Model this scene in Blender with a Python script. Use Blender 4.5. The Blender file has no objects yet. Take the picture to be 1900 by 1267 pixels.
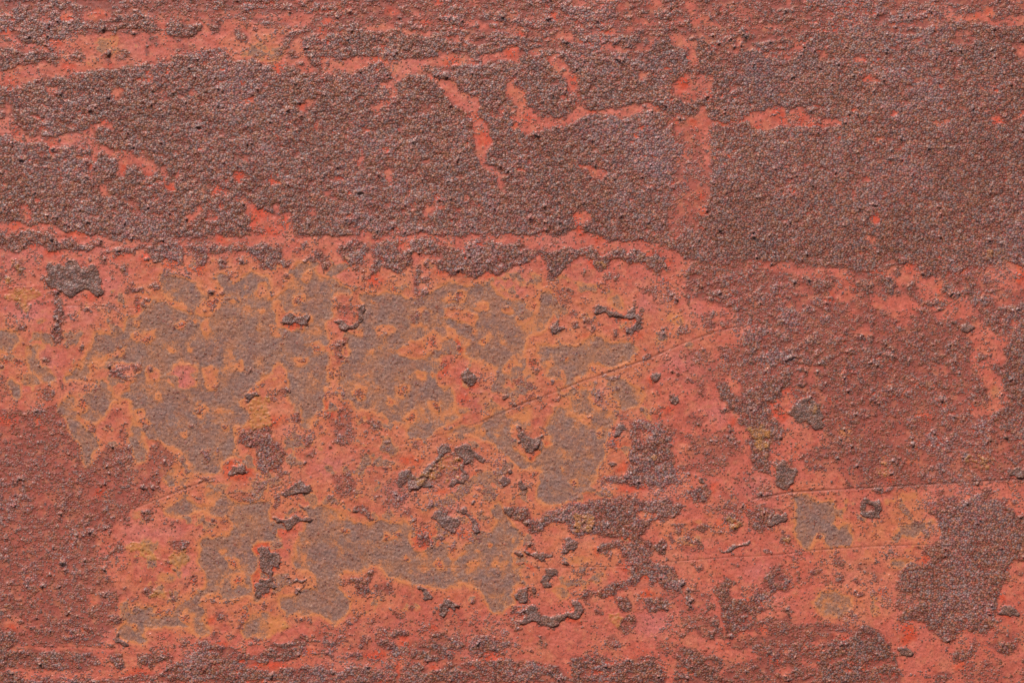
import bpy, math
import numpy as np
from math import radians as RAD

# ------------------------------------------------------------------ camera, world, sun, exposure
C = bpy.context.scene.collection
SC = bpy.context.scene
PX = 0.0005                       # one photograph pixel on the plate, in metres
PW, PH = 1900, 1267
ZC = 1.25                         # height of the middle of the view on the upright sheet
LENS = 70.0
DIST = PW * PX * LENS / 36.0
cam_d = bpy.data.cameras.new("camera")
cam = bpy.data.objects.new("camera", cam_d)
C.objects.link(cam)
cam.location = (0, -DIST, ZC)
cam.rotation_euler = (RAD(90), 0, 0)
cam_d.lens = LENS
cam_d.sensor_width = 36
cam_d.clip_start = 0.01
cam_d.clip_end = 100
SC.camera = cam

SUN_EL, SUN_AZ = 52.0, -24.0      # azimuth from the sheet's normal (towards -Y), minus = from the left
world = bpy.data.worlds.new("World")
SC.world = world
world.use_nodes = True
wn = world.node_tree
sky = wn.nodes.new("ShaderNodeTexSky")
sky.sky_type = 'NISHITA'
sky.sun_disc = False
sky.sun_elevation = RAD(SUN_EL)
sky.sun_rotation = RAD(180 - SUN_AZ)
bg = wn.nodes["Background"]
bg.inputs["Strength"].default_value = 0.08
wn.links.new(sky.outputs[0], bg.inputs["Color"])

sun_d = bpy.data.lights.new("sun", 'SUN')
sun_d.energy = 4.6
sun_d.angle = RAD(0.53)
sun_d.color = (1.0, 0.955, 0.89)
sun = bpy.data.objects.new("sun", sun_d)
C.objects.link(sun)
# direction towards the sun
sx = math.sin(RAD(SUN_AZ)) * math.cos(RAD(SUN_EL))
sy = -math.cos(RAD(SUN_AZ)) * math.cos(RAD(SUN_EL))
sz = math.sin(RAD(SUN_EL))
from mathutils import Vector
sun.rotation_euler = Vector((sx, sy, sz)).to_track_quat('Z', 'Y').to_euler()
sun.location = (sx * 5, sy * 5, ZC + sz * 5)

SC.view_settings.view_transform = 'Standard'
SC.view_settings.look = 'None'
SC.view_settings.gamma = 1.0
SC.view_settings.exposure = EXPO = 0.06

# ------------------------------------------------------------------ survey of the sheet: every patch of paint, rust and bare metal, with shadow red traced below some edges
DATA = """
P
R .95 0,0 1900,0 1900,488 1800,492 1740,510 1690,495 1600,497 1500,495 1450,483 1260,470 1210,445 1110,435 1050,425 975,437 700,435 550,438 475,420 276,447 232,441 168,436 118,428 66,420 0,415
R .58 1275,470 1900,490 1900,905 1500,900 1420,800 1330,640 1290,570
R .72 0,0 1900,0 1900,40 1400,60 1100,75 700,60 300,35 0,20
O .8 150,560 300,480 600,470 1000,500 1260,560 1330,640 1200,800 1150,900 1250,960 1100,1100 700,1140 350,1170 200,1180 250,960 150,850 120,640
O .7 0,590 120,590 110,740 0,740
T 0 0
R .45 22,9 32,8 36,12 34,16 28,15 22,12
R .1 42,8 50,7 55,10 53,14 48,16 43,13
R .1 58,13 64,7 70,5 78,8 81,10 77,14 70,14 64,16 59,16
R .15 1,9 7,8 10,12 4,13
R .4 99,10 130,8 190,8 190,13 160,13 130,14 104,16
R .12 104,15 118,15 135,14 150,15 165,15 180,17 190,19 190,40 180,42 176,44 168,43 158,39 155,35 146,36 138,37 128,40 120,42 110,43 100,45 88,46 80,48 72,49 62,51 55,53 50,55 46,57 40,56 36,52 38,47 42,44 40,40 38,37 35,33 33,29 38,27 46,28 50,25 60,25 68,24 75,23 82,24 90,26 100,25 108,25 113,22 110,18
R .93 116,17 125,15 135,16 144,18 143,24 135,28 125,28 118,24
R .8 152,20,5
R .8 165,21 174,22 176,27 170,30 165,26
R .85 54,40,5,3.5 75,39,2,4 86,38,3.5,4.5 104,37,2,4 125,36,2 77,43,3,1.5
R .6 96,30,4,2 107,29,5,3 131,34,6,3
R .25 0,24 5,20 9,24 14,26 17,30 25,31 33,33 34,38 28,36 20,37 12,37 8,34 4,33 0,36
R .9 0,35 6,36 10,40 20,38 30,37 38,39 43,42 42,45 35,43 27,44 20,46 12,48 6,47 3,44 0,43
R .18 0,48 8,49 14,47 20,46 30,44 36,46 40,50 44,55 36,54 28,58 20,59 14,62 6,62 0,62
R .1 38,64,4,3 81,66,4,4 106,55,2.5,4 136,65,3,2
R .05 168,71 173,69 179,68 177,73 173,75 169,74
R .5 114,65,3
R .18 0,84 5,81 11,83 9,88 14,91 20,94 26,94 30,97 34,97 40,98 45,96 55,94 60,91 64,88 70,87 72,85 66,83 72,83 80,84 82,89 80,91 76,88 71,89 66,91 64,95 67,98 70,102 78,104 86,106 90,108 95,110 103,111 110,114 113,118 120,120 127,121 128,124 115,126 108,125 102,122 98,118 95,115 90,118 88,125 84,126 83,120 82,113 76,109 70,108 69,114 67,118 66,123 63,126 63,120 65,115 65,108 60,106 53,103 45,104 40,105 39,110 36,108 34,103 30,100 26,100 22,99 16,99 10,96 5,95 0,97
R .3 5,77,3 51,88,2.5,1.5 173,110,3 3,119,1.5
R .1 168,124,4
D 1 70,9,6,2 47,12,3,3 47,48,5,3 5,24,3,3 78,45,3,2 40,30,4,3 8,57,4,3 173,71,4,3 88,120,3,4 104,124,4,2 37,105,2,4 168,124,4 74,84,6,2 11,91,3
O .8 60,27 80,24 100,28 105,44 78,48 60,50 50,40
O 1 155,30 190,22 190,42 160,40
K .8 93,38,6,5 55,100,9,4 5,92,6,5 18,32,10,3 25,54,8,3 140,32,6,3 28,11,5,2
T 1 0
R .15 0,19 20,20 32,22 32,28 34,34 37,40 38,46 44,50 38,51 30,49 22,46 17,50 13,49 10,46 4,45 0,42
R .88 22,25 30,23 31,27 26,29 24,34 19,35 18,31
R .85 25,40,4
R .2 0,9 15,9 40,9 41,13 39,17 30,16 22,17 10,14 0,13
R .2 52,13,7,2.5 46,22,4,5 30,18,8,3 115,9,5,2 121,14,3,2 30,1,5,1.5
R .12 75,18 84,17 95,16 104,19 108,20 118,22 125,22 123,26 116,25 108,24 104,21 95,20 84,22 76,20
R .2 92,9 98,7 103,9 102,10 95,10
R .3 130,2,3,4 155,3,3,3 182,10,4,2
R .2 143,15 150,14 160,16 166,18 165,21 155,20 146,19
R .35 168,20 185,22 190,26 180,24
R .4 72,13 90,14 110,13 130,16 145,20 130,20 110,16 90,15 74,16
R .35 133,26 150,26 160,30 148,31 135,29
R .12 178,33 184,33 187,38 185,43 178,42 174,37
R .08 46,40 55,40 62,42 70,42 78,43 86,40 92,41 100,42 112,42 122,40 135,38 148,40 160,39 172,37 180,42 172,43 160,44 150,45 138,47 128,46 122,49 118,52 125,55 130,57 140,58 142,60 145,64 152,67 157,69 158,72 157,76 155,80 158,84 162,88 164,98 165,104 162,110 163,116 172,120 174,126 165,126 160,116 156,108 154,100 154,92 151,88 148,80 142,75 136,70 130,65 125,60 121,55 116,52 108,53 102,55 100,60 96,58 98,66 97,72 92,75 88,77 87,82 84,80 81,75 88,72 93,68 92,62 88,62 90,58 95,56 94,50 88,46 82,45 80,48 74,50 70,52 66,50 58,48 54,50 49,50 47,46
R .9 108,56,5,3
R .1 179,54 184,56 184,62 190,66 190,95 186,88 180,93 179,89 184,84 183,78 180,70 177,66 178,60
R .1 30,75 34,73 38,71 42,72 39,74 35,76 36,79 33,77
R .1 42,90,2 94,123,2.5,4 120,113,2.5,1.5
R .1 72,105 75,105 77,109 75,116 72,118 71,115 73,110
R .6 120,78,7,4 125,75,2.5
R .4 173,78,3 168,81,3,2 7,60,2
R .3 161,116 173,120 174,126 166,126
R .3 10,125,5,2
O .8 0,20 18,20 25,45 0,44
O 1 90,18,10,3 31,32,4,6
O 1 183,66 190,66 190,90 185,80
O .5 140,62,8,5 57,42,8,5
D 1 180,37,4 155,83,4,3 16,47,3,4 86,42,4,3 138,44,5,3 181,90,3 95,8,5,2 160,98,4,5 130,2,3,3 121,15,3,2 50,14,4,2 47,21,3 34,76,3,2 187,26,3
K .7 110,48,12,4 150,75,6,5 170,122,6,5 76,111,3,5 97,60,4 163,108,2,5 80,15,5,2
T 2 0
R .15 40,0 50,1 54,4 48,6 44,3
R .2 62,2,3,4 76,6,4,2 100,2,5,4 28,12,4,2 82,22,3,2.5 70,29,2
R .2 122,0 131,1 132,8 130,10 126,11 123,8
R .2 126,12 136,11 139,15 148,16 149,19 138,19 128,18
R .25 112,15 118,13 122,13 121,17 112,17
R .2 84,14 95,14 103,16 103,18 96,17 86,16
R .3 55,16 66,14 78,15 76,17 58,17
R .3 14,12,5,1.5 3,22,7,5
R .2 20,27 26,22 38,22 45,25 43,29 38,29 34,25 28,26 22,28
R .2 54,24 62,21 72,21 76,22 70,25 62,25
R .25 44,26 52,30 62,31 75,33 85,35 95,33 100,26 104,29 98,33 88,36 76,37 60,36 50,32
R .2 115,23 121,22 125,26 130,28 129,32 124,33 116,31 110,26
R .1 126,33 129,34 130,43 128,46 123,45 120,40 123,38
R .5 130,22 150,22 155,28 145,35 132,28
R .2 156,27 161,25 162,30 159,35 155,38 153,36 157,32
R .35 148,4 160,4 170,8 172,15 160,14
R .35 160,18 175,18 190,20 190,22 170,22
R .15 0,33 4,36 5,40 2,43 0,43
R .2 10,35 18,34 22,37 20,39 12,38
R .05 26,39 33,37 36,42 40,48 44,52 46,57 48,62 45,64 39,64 37,58 35,53 31,48 28,44
R .45 44,64 50,66 52,76 55,79 50,80 45,72
R .12 0,60 6,62 10,67 9,72 11,77 16,79 20,84 28,83 40,82 44,76 48,72 53,77 60,80 68,78 78,77 85,74 92,76 98,72 104,72 106,76 98,78 88,81 78,83 70,84 62,82 52,83 42,86 34,89 22,90 19,94 10,94 6,88 2,84 0,82
R .9 0,74 3,75 3,81 0,82
R .32 120,52 126,51 134,54 141,54 142,58 140,64 139,72 137,72 135,68 131,70 126,74 122,72 120,66 117,68 113,66 113,60 117,57
R .5 114,80 140,84 140,126 118,126 114,100
R .15 132,74 136,75 136,80 140,84 148,86 155,85 163,84 165,80 172,79 190,78 190,87 182,88 180,92 172,91 168,90 163,86 150,88 142,88 140,90 138,98 140,104 138,112 134,113 135,106 132,98 128,92 124,86 128,84 130,80
R .2 115,84 118,84 117,92 119,98 116,100
R .2 116,105 126,108 128,113 118,113
R .15 135,92 140,94 139,108 134,108
R .4 122,118,5,3 134,120,4,6
R .2 92,53,3,4
R .08 48,114 54,117 60,119 66,119 70,123 64,125 58,124 52,122
R .4 156,63,2 147,69,2 150,45,2
O .5 128,60,10,8
O 1 3,67,5,8
D 1 29,13,3 67,22,4,2 6,26,3 13,83,3,2 58,80,5,2 43,57,4 128,88,3,4 115,86,2,3 138,68,2,4 2,88,3 187,80,4,2 172,91,3,2 1,36,3 120,60,4,5
V .9 100,40,25,8 165,50,22,8 105,110,10,10 180,70,15,10 60,90,20,8
T 3 0
R .7 0,0 70,0 60,20 30,25 0,28
R .25 0,18 20,18 22,20 10,21 0,21
R .3 22,0 26,0 26,4 22,5
R .4 54,11,4,2
R .45 100,8 120,8 132,12 130,16 110,12
R .2 131,5 140,4 143,9 152,9 160,10 163,6 168,8 166,13 172,15 185,12 190,14 190,20 172,18 162,15 152,14 142,17 135,15
R .3 143,24,3,2 150,25,2
R .3 184,0 190,0 190,8 186,5
R .2 183,36 187,32 190,31 190,40 185,38
R .22 24,26 30,27 35,29 37,32 32,36 28,38 25,43 21,41 20,38 26,37 31,33 30,29
R .25 49,33 52,30 53,33 50,36 52,40 49,43 47,39
R .1 74,41,3,2
R .05 77,53 82,51 85,55 88,58 84,60 80,60 77,58
R .15 0,80 10,78 18,77 25,79 35,78 40,82 52,82 62,84 62,88 54,88 46,88 42,90 36,88 25,90 18,88 10,91 0,92
R .2 81,83,1.5 88,98,2
R .5 108,72,2 130,87,5,2
R .12 164,83 170,80 174,84 175,88 171,88 167,86
R .15 181,83 186,79 190,78 189,81 184,84
D 1 155,12,3,2 164,8,3,2 80,56,3 44,88,4,2 20,85,3 33,85,3 16,80,2 170,85,3 88,98,2
S .7 .8 30,65 50,69 65,73 75,78 90,85 105,89 120,95 150,110
V .8 5,42,15,8 35,45,20,6
T 0 1
R .93 0,0 190,0 190,24 180,26 174,28 176,36 179,45 172,49 160,49 152,46 151,52 148,56 138,52 128,48 120,55 112,55 105,52 100,50 88,50 78,49 70,48 64,48 56,46 45,45 35,43 25,42 12,41 0,40
R .1 83,0 88,0 88,4 86,9 83,7
R .1 96,0 112,0 107,7 103,6 100,3
R .1 113,0 118,3 117,9 121,12 125,10 124,15 121,18 117,16 116,12
R .1 127,6,2,4 153,16,3 159,19,2,3 71,16,2.5,3
R .1 164,4 170,3 172,7 170,12 168,10 166,7
R .1 14,26 19,26 20,33 19,38 16,37 15,31
R .1 130,34 135,33 140,27 144,28 140,33 136,37 134,41 132,38
R .2 121,34,2 3,2,1.5
R .55 94,25,5,3 97,32,3
R .4 149,35,3,4 65,2,3,4
R .12 172,26 180,27 186,33 190,34 190,47 180,45 176,38
R .3 169,25,4,3
R .92 0,47 5,49 8,47 14,48 20,45 26,46 33,47 38,50 42,52 48,48 54,52 60,54 66,55 68,57 62,58 56,60 50,60 45,57 38,60 32,58 28,55 20,56 14,58 12,61 8,60 6,57 0,56
R .92 78,57 84,56 90,57 94,58 98,55 104,54 110,55 118,55 126,53 130,56 131,63 129,69 124,68 118,66 114,69 108,68 105,62 102,58 96,60 92,63 86,60 80,60
R .9 134,55 140,54 146,58 146,65 145,71 141,71 138,68 139,62 135,59
R .9 148,54 156,54 164,56 170,55 172,53 176,56 184,57 190,56 190,71 183,71 179,70 182,65 178,62 172,60 165,58 158,61 150,62 147,59
R .5 112,50 150,48 152,56 135,56 128,52 115,54
R .9 157,69,4
R .9 83,69 88,68 93,70 90,73 85,73
F .95 31,71 34,68 38,70 42,67 45,69 48,66 53,66 55,70 60,72 63,69 67,72 71,78 70,84 73,89 70,92 63,90 58,88 52,90 50,94 46,92 42,88 38,86 34,84 32,79 34,76
R .85 36,87 41,89 44,98 45,108 45,118 44,124 38,124 36,118 37,106 38,98
R .7 9,68 14,66 18,68 17,73 20,77 16,78 12,75 9,72
R .7 0,73 5,75 6,80 0,82
R .6 10,82 18,83 18,86 11,86
R .65 89,80 96,84 104,86 104,89 96,88 89,88
R .5 22,96 32,94 34,97 25,98
R .6 10,97 14,96 15,100 11,101
R .5 64,98 78,95 88,98 80,100 66,99
R .6 53,113,3,2 63,113,3,1.5 72,111,2.5,1.5 82,107,4,1.5 73,65,3,4 77,76,2,3 97,95,3,4 97,77,2,1
S .8 .8 45,98 60,98 80,99 100,100
L .6 .9 0,88 6,86 12,85 20,85 28,83
Y 1 2,91 10,87 20,86 27,84 30,88 26,93 20,96 22,100 18,101 16,97 8,95
Y .6 7,67,3,2 3,80,5,3 14,72,3,3
O .8 55,100 80,104 95,100 92,126 40,126
O .8 0,112 30,112 60,126 0,126
O .9 105,76 115,70 150,74 190,72 190,126 90,126 95,105 110,90
O .5 95,70 115,70 115,90
G .9 112,77 122,75 128,80 136,82 142,88 144,92 136,100 128,96 120,94 114,88
G .95 90,106 100,103 110,97 116,95 122,98 130,102 146,104 152,100 158,95 160,88 155,80 150,78 158,76 166,80 172,76 180,73 188,76 190,80 190,126 86,126 88,112
G .8 66,118 72,117 75,122 72,126 66,125
G .9 0,115 10,115 14,120 10,126 0,126
G .1 143,108 148,106 150,116 148,126 144,126
B 150,95,7,1 163,92,4,.3 184,90,4,.3 121,96,4.5,.7 129,110,5,.9 97,110,3,.3 105,120,6,.3 95,121,4,.3 139,77,4,.8
K .8 78,84,10,6 25,56,10,4 70,58,6,5 20,104,15,6 10,62,8,4 98,48,5,2 60,104,12,4
D 1 12,43,5,3 24,56,5,2 36,61,8,2 85,63,8,2 103,65,3,4 123,70,8,2 138,72,8,3 157,50,6,2 63,92,6,2 121,16,3 86,5,2 168,6,3,3 153,16,3 186,33,4,4 55,48,8,2 98,98,3 180,38,4,5
T 1 1
R .93 0,20 30,20 30,0 190,0 190,48 186,50 180,47 172,48 160,46 150,47 144,49 136,47 125,46 118,47 112,45 104,46 98,44 92,47 84,46 76,48 66,46 58,49 50,48 44,49 38,48 32,48 29,50 27,45 25,38 24,33 18,35 12,34 8,33 3,31 0,27
R .08 0,27 3,31 8,33 12,34 18,35 24,33 27,45 29,50 25,56 10,52 0,52
R .1 90,3 95,3 97,10 96,14 93,13 92,8
R .1 9,8 14,9 17,12 13,13 10,11
R .1 121,25 126,23 128,19 131,22 130,26 134,29 130,30 126,29 123,34 120,38 119,34 121,30
R .15 161,0 172,3 174,10 173,16 169,14 168,7
R .1 50,19,2,1.5 68,20,1.5 150,22,1.5 94,29,2,1.5
R .3 111,27,3 14,29,2,3 40,32,3,2
R .15 75,44 80,45 84,49 78,50 74,48
R .15 92,44 102,44 104,50 102,52 95,50
R .95 57,55 63,54 70,51 78,53 85,52 90,50 96,52 101,50 102,56 103,61 108,60 109,55 112,52 116,49 121,51 125,52 130,55 136,58 141,56 145,58 148,52 156,53 165,52 175,54 184,55 190,57 190,67 183,71 177,74 172,77 166,76 160,73 155,77 148,76 141,74 138,77 133,76 128,73 125,69 124,62 118,62 112,61 110,65 112,70 108,71 104,70 103,74 99,74 95,71 90,71 88,75 82,77 80,80 78,84 77,81 80,76 82,70 83,66 78,67 74,68 71,67 69,69 66,68 62,65 60,60
R .1 76,63 82,60 82,66 77,67
R .1 105,55,3 145,57,2,3
R .3 124,64,6,3
R .85 111,71 116,70 116,76 114,84 112,90 111,84
R .93 0,57 4,54 9,57 13,56 17,54 19,59 18,64 22,67 22,72 20,74 17,70 13,68 8,70 3,71 0,70
R .8 34,55,2.5,2 3,46,4,2 18,40,2,1.5 29,59,3,1.5
R .92 39,64 43,61 43,56 45,57 47,61 51,63 52,67 54,70 49,73 47,71 45,67 41,66
R .5 73,75,2
F .97 17,108 20,105 26,103 30,105 36,104 38,107 35,111 38,112 36,113 30,110 22,111 18,110
G .95 28,68 34,67 40,72 46,76 55,78 60,84 65,88 72,90 78,88 85,90 92,90 104,90 112,92 118,92 126,86 134,82 145,82 155,82 165,83 170,88 176,92 186,94 190,96 190,126 0,126 0,92 6,90 10,94 16,92 20,86 24,78 26,72
G 0 54,92 70,88 74,96 72,112 78,114 70,124 66,126 50,126 50,110 56,106 53,98
G 0 27,108,12,6 36,77,4 4,89,5,3 178,100,5,4 187,110,5,4 15,101,4,6
G .2 85,110 95,112 100,118 88,120
G 0 132,98 140,98 150,100 155,104 154,112 145,110 135,106
G 0 150,96 163,94 164,100 156,102
G .1 134,112 142,116 138,122 130,124 134,118
G .1 10,126 11,112 16,112 12,126
F .9 55,111 60,109 66,110 71,109 71,98 75,97 74,113 66,115 58,115
R .5 56,98 68,97 66,105 58,104
R .5 16,83,3 62,124,3,4
B 112,105,7,1 125,123,7,.8 96,87,4,1 145,91,5,.6 136,92,3,.3 147,103,4,.5 82,94,2,1 88,115,7,.1 39,125,3,.3 30,94,3,.5
D 1 84,80,5,4 15,71,6,2 130,75,6,2 165,76,5,2 104,54,3 10,47,8,3 20,40,4,5 3,30,3 27,112,8,2 64,67,3,3 128,22,3,3 12,11,3
S .6 .7 39,70 45,76 53,86 60,94
K .6 60,72,8,6 172,78,8,4 118,72,5,4 185,85,6,4 165,50,10,2
T 2 1
R .93 0,0 190,0 190,66 150,66 120,64 112,58 100,54 90,51 80,52 68,51 62,49 55,47 50,44 50,40 53,39 57,36 56,32 50,31 43,32 42,36 44,40 42,45 35,49 27,49 25,45 20,45 15,43 12,47 6,50 0,48
R .1 43,32 50,31 56,32 57,36 53,39 50,40 50,44 46,46 44,42 42,38
R .08 0,50 25,48 50,46 62,50 80,53 100,56 110,60 105,62 90,58 60,56 20,58 0,56
R .5 118,0 140,0 140,24 138,34 126,34 114,32 112,24 118,10
R .45 122,0 134,0 139,14 141,20 137,25 133,26 130,20 128,10
R .1 136,31,2.5,1.5
R .5 112,30 130,32 130,45 114,52 110,42
R .3 115,47,3 113,41,3,2 96,45,2
R .1 50,0 58,0 64,2 69,5 62,7 56,5
R .4 75,22,3,1
R .95 0,57 6,55 10,58 16,56 20,60 26,60 30,61 36,57 42,57 48,58 54,56 59,58 62,62 66,60 72,59 80,59 82,62 87,59 90,60 96,62 103,62 109,64 110,68 107,72 100,71 94,69 88,68 84,66 78,66 70,66 66,69 64,72 61,73 57,70 58,66 52,66 47,65 42,67 38,71 34,75 30,79 27,78 25,74 24,69 22,65 20,62 17,64 12,69 6,69 0,71
Y .5 62,68,4,3 92,66,3,2
R .68 125,66 190,66 190,126 162,110 160,102 148,98 138,96 130,92 124,90 122,80 122,72
R .4 165,67 190,66 190,72 175,75 165,72
R .12 128,92 138,97 158,100 160,106 148,110 132,103 127,97
R .8 123,90 127,92 127,101 124,103
F .97 57,99 60,97 64,99 68,102 74,103 78,104 82,100 85,99 86,104 91,105 91,111 93,116 88,117 80,117 79,114 84,113 87,111 86,107 80,107 74,106 68,106 64,102 58,102
F .9 27,113 33,107 35,112 38,113 36,117 28,117
R .8 104,74,2.5,3 68,77,3,2.5 74,78,2,4 72,117,2,3
R .8 25,77 30,76 28,82 26,82
R .6 48,76 55,75 58,78 52,82 49,80
R .6 86,82 94,84 103,85 104,87 98,91 92,88
R .6 111,91,2,3 53,109,3,4 60,111,3,2 45,103,4,3 128,111,3,2 140,104,3,2 148,104,2
R .4 30,85 42,87 42,97 34,98
R .85 163,116 172,117 180,118 190,119 190,126 163,126
R .15 100,126 150,112 162,110 170,114 162,118 162,126
G .9 0,106 8,104 12,110 16,100 20,95 20,88 28,90 30,100 27,106 24,114 20,118 14,120 6,124 0,126
G .7 68,92 76,90 78,100 70,100
G .8 50,124 58,119 66,122 74,122 84,122 88,126 50,126
G .4 116,108,5 18,84,3,2
B 15,97,5,.5 7,108,4,.4
K .9 92,97,8,6 95,78,6,3 30,53,14,3 128,106,8,4 5,75,6,4 82,58,8,2
D 1 49,46,4,3 45,40,3 60,55,3,2 56,69,4,2 110,68,4,2 96,61,3,1 136,31,3,2 133,20,3 108,82,4,2 88,119,6,1.5 52,120,6,1.5 76,108,6,2 46,35,3 62,50,5,2
T 3 1
R .95 0,0 190,0 190,70 184,67 178,66 168,68 158,70 152,70 146,72 140,75 130,76 122,76 117,72 112,68 104,67 100,71 92,72 84,72 76,70 68,73 60,70 52,69 44,71 36,67 26,65 14,65 0,65
R .62 0,68 50,80 60,95 100,106 125,106 150,114 150,126 0,126
R .25 2,67 18,66 30,70 40,72 50,72 48,80 38,78 25,74 8,73
R .12 50,72 58,70 68,74 70,84 66,88 70,92 62,94 54,90 56,84 60,80 52,78
R .12 80,72 90,74 100,72 108,68 114,71 120,78 130,79 135,82 130,88 126,90 118,86 112,80 106,80 104,86 98,82 96,76 88,76
R .1 116,82 126,90 140,94 150,90 156,96 156,104 146,108 140,110 130,110 126,104 120,98 118,90
R .12 84,88 92,94 100,90 110,92 118,98 112,104 100,104 90,100 80,97
R .1 160,75 168,70 180,66 188,70 190,75 190,84 180,86 172,84 164,80
R .08 152,112 160,108 166,113 174,118 181,118 183,126 150,126
R .3 150,76 158,76 162,84 168,90 180,92 184,98 180,104 168,98
R .9 70,80 76,78 84,80 84,86 80,90 74,86
R .9 89,78 94,78 100,82 99,88 102,91 96,90 90,86
R .85 112,86,3,6 141,90,3,2
R .85 129,86 136,82 142,82 140,86 132,89
R .85 42,82 50,80 56,84 52,88 44,88
R .8 98,76 104,68 106,72 100,78
R .85 118,94 128,94 131,98 122,98
R .82 146,78 154,76 160,84 166,92 172,98 184,96 190,95 190,126 186,126 182,116 172,114 164,113 160,108 160,102 152,96 150,88
F 1 151,114,5,2.5 143,111,3,1.5
R .05 85,36,2.5 82,52,2,3
R .3 70,101,4,3 22,96,3 106,108,5,4 95,118,4,3 182,112,3,2
R .3 65,118 80,112 85,118 75,122
D 1 69,86,2,5 70,104,2 88,73,3,2 55,92,3 187,74,3,8 109,70,3 130,86,3 85,36,3
V .6 180,48,10,8
Y .35 168,60,8,4
T 0 2
G .9 0,0 12,0 14,5 8,12 0,13
G .9 17,10 24,8 33,9 30,13 26,16 30,22 34,26 38,28 36,34 30,34 26,32 22,28 18,22
G .9 7,32 14,36 16,40 14,46 9,46 7,40
G .96 66,0 190,0 190,30 182,32 178,38 172,44 171,50 176,56 178,64 170,68 165,72 164,78 164,86 158,90 155,96 150,99 140,97 134,98 134,104 128,106 122,106 116,104 118,100 124,94 128,90 126,84 118,78 112,74 108,70 112,64 116,60 112,62 108,68 100,72 95,72 92,68 94,60 90,52 94,46 88,44 82,46 76,52 72,60 68,64 60,60 56,58 58,50 62,42 70,36 74,30 72,22 68,18 66,24 60,30 50,32 46,34 44,30 52,28 56,22 60,14 64,6
G .9 42,48 48,42 52,44 52,52 54,58 56,62 60,66 66,72 70,80 66,84 64,90 60,95 57,90 58,80 52,70 46,64 42,56
G .8 90,72 100,72 104,80 104,90 96,92 94,84 90,78
G .9 118,122 130,114 140,122 150,120 145,112 148,108 156,112 165,120 175,124 178,126 118,126
G 0 27,13 34,10 42,12 44,26 38,30 32,24 28,18
G 0 72,22 80,20 92,20 100,18 100,28 92,34 92,38 84,44 78,38 74,32
G 0 102,22 110,24 116,30 110,34 104,32
G 0 116,27 122,22 134,21 140,26 138,34 132,42 126,40 122,34 117,30
G .15 143,24 154,24 154,40 146,40 144,34
G .1 74,14 82,10 90,6 90,12 84,16 78,17
R .56 0,52 28,54 40,48 46,62 56,78 60,92 70,90 74,78 90,78 96,94 106,90 104,78 112,72 118,80 122,90 120,98 112,106 118,110 98,122 90,126 0,126
R .4 0,26 5,30 8,42 0,50
O .15 0,60 40,55 50,72 60,95 95,95 110,108 98,122 90,126 0,126
R .85 12,54 34,53 33,55 13,56
R .75 31,38 35,36 36,46 30,44
R .7 41,30 45,34 46,42 42,38
B 57,50,5,1 57,46,5,.5 142,54,5,.8 102,64,6,.8 110,44,3,.3 68,36,4,.2 67,23,4,.5 56,24,3,.8 104,5,4,1 134,11,2.5,.4 122,11,2.5,.3 128,98,6,.4 140,46,2,.2 98,56,3,.3 68,44,2,.2 154,79,2,.2 22,34,3,.2 96,1,4,.3 12,20,6,1 3,18,5,1 12,30,3,.6 88,47,4,.6 131,71,3,.4 78,15,4,.2 85,9,3,.2
R .85 33,19,3 136,64,3,2 158,66,2 154,54,1.5 141,115,2.5 97,100,2,1.5 152,38,2
K .8 33,20,7,7 128,30,9,8 92,24,9,4 
R .75 76,24 84,26 90,23 86,28 90,34 84,32 78,29
R .75 92,22 98,20 100,26 96,28
R .75 106,24,3,2.5
R .75 128,25 132,27 130,31 132,33 128,35 127,30
Y 1 175,50 182,44 190,44 190,64 180,67 178,60
F .9 172,42 180,41 184,43 178,48 176,50
R .15 175,50 182,44 190,44 190,64 180,67 178,60
S 1 1 177,50 179,66 174,70
G 0 164,66 178,64 190,60 190,95 176,102 158,102 158,90 164,86
R .85 166,76 172,68 180,66 190,66 190,88 180,84 172,80
F .95 160,96 165,93 172,92 174,96 172,99 165,100 160,98
D 1 157,93 165,89 176,88 180,92 178,99 170,104 160,103 157,98
R .85 142,82 147,80 148,84 151,90 148,92 144,88
D 1 145,84,5,4 6,60,6,4 28,62,4,4 70,112,5,3
R .5 75,64,5,3 87,70,4,3 82,56,6,5 66,68,4 53,70,2 176,22,4,3
R .4 170,115,10,6
T 1 2
G .96 0,0 50,0 46,10 52,14 54,20 52,26 50,32 54,36 50,40 48,46 50,52 44,54 40,58 38,62 34,66 30,64 32,56 28,50 22,48 20,44 23,38 22,30 22,22 16,18 12,26 8,32 0,32
G .96 64,0 118,0 126,6 132,10 128,18 126,26 130,32 138,38 142,42 142,50 146,58 140,62 130,66 122,72 112,74 106,70 108,64 100,62 94,60 86,58 80,54 72,54 66,50 62,46 62,38 58,34 60,26 64,22 62,12 64,6
G .1 96,6 104,8 112,4 122,2 126,8 122,16 112,18 100,14
G .95 140,0 190,0 190,14 188,24 182,28 184,20 182,14 178,16 176,24 168,26 160,20 150,18 146,14 150,8 142,4
G .9 168,22 176,28 174,36 170,34
G .95 168,50 175,54 176,58 190,56 190,66 182,64 180,70 182,80 190,84 190,96 184,92 178,84 174,80 168,78 160,76 150,72 140,72 134,72 138,68 148,66 160,62 166,58
G 0 50,4 62,4 65,14 66,22 58,26 53,16
R .5 54,6 60,5 62,14 64,20 60,24 56,16
G 0 126,20 134,14 138,20 140,30 134,34 136,38 131,38 128,30
R .7 133,21,2,3 135,27,2 143,10,2,3
G 0 138,4 146,6 149,12 146,16 140,14
G 0 142,26 150,22 158,26 170,34 170,46 160,56 148,58 144,50 140,42 144,36
R .32 142,40 150,36 168,36 166,48 156,56 146,50
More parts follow.
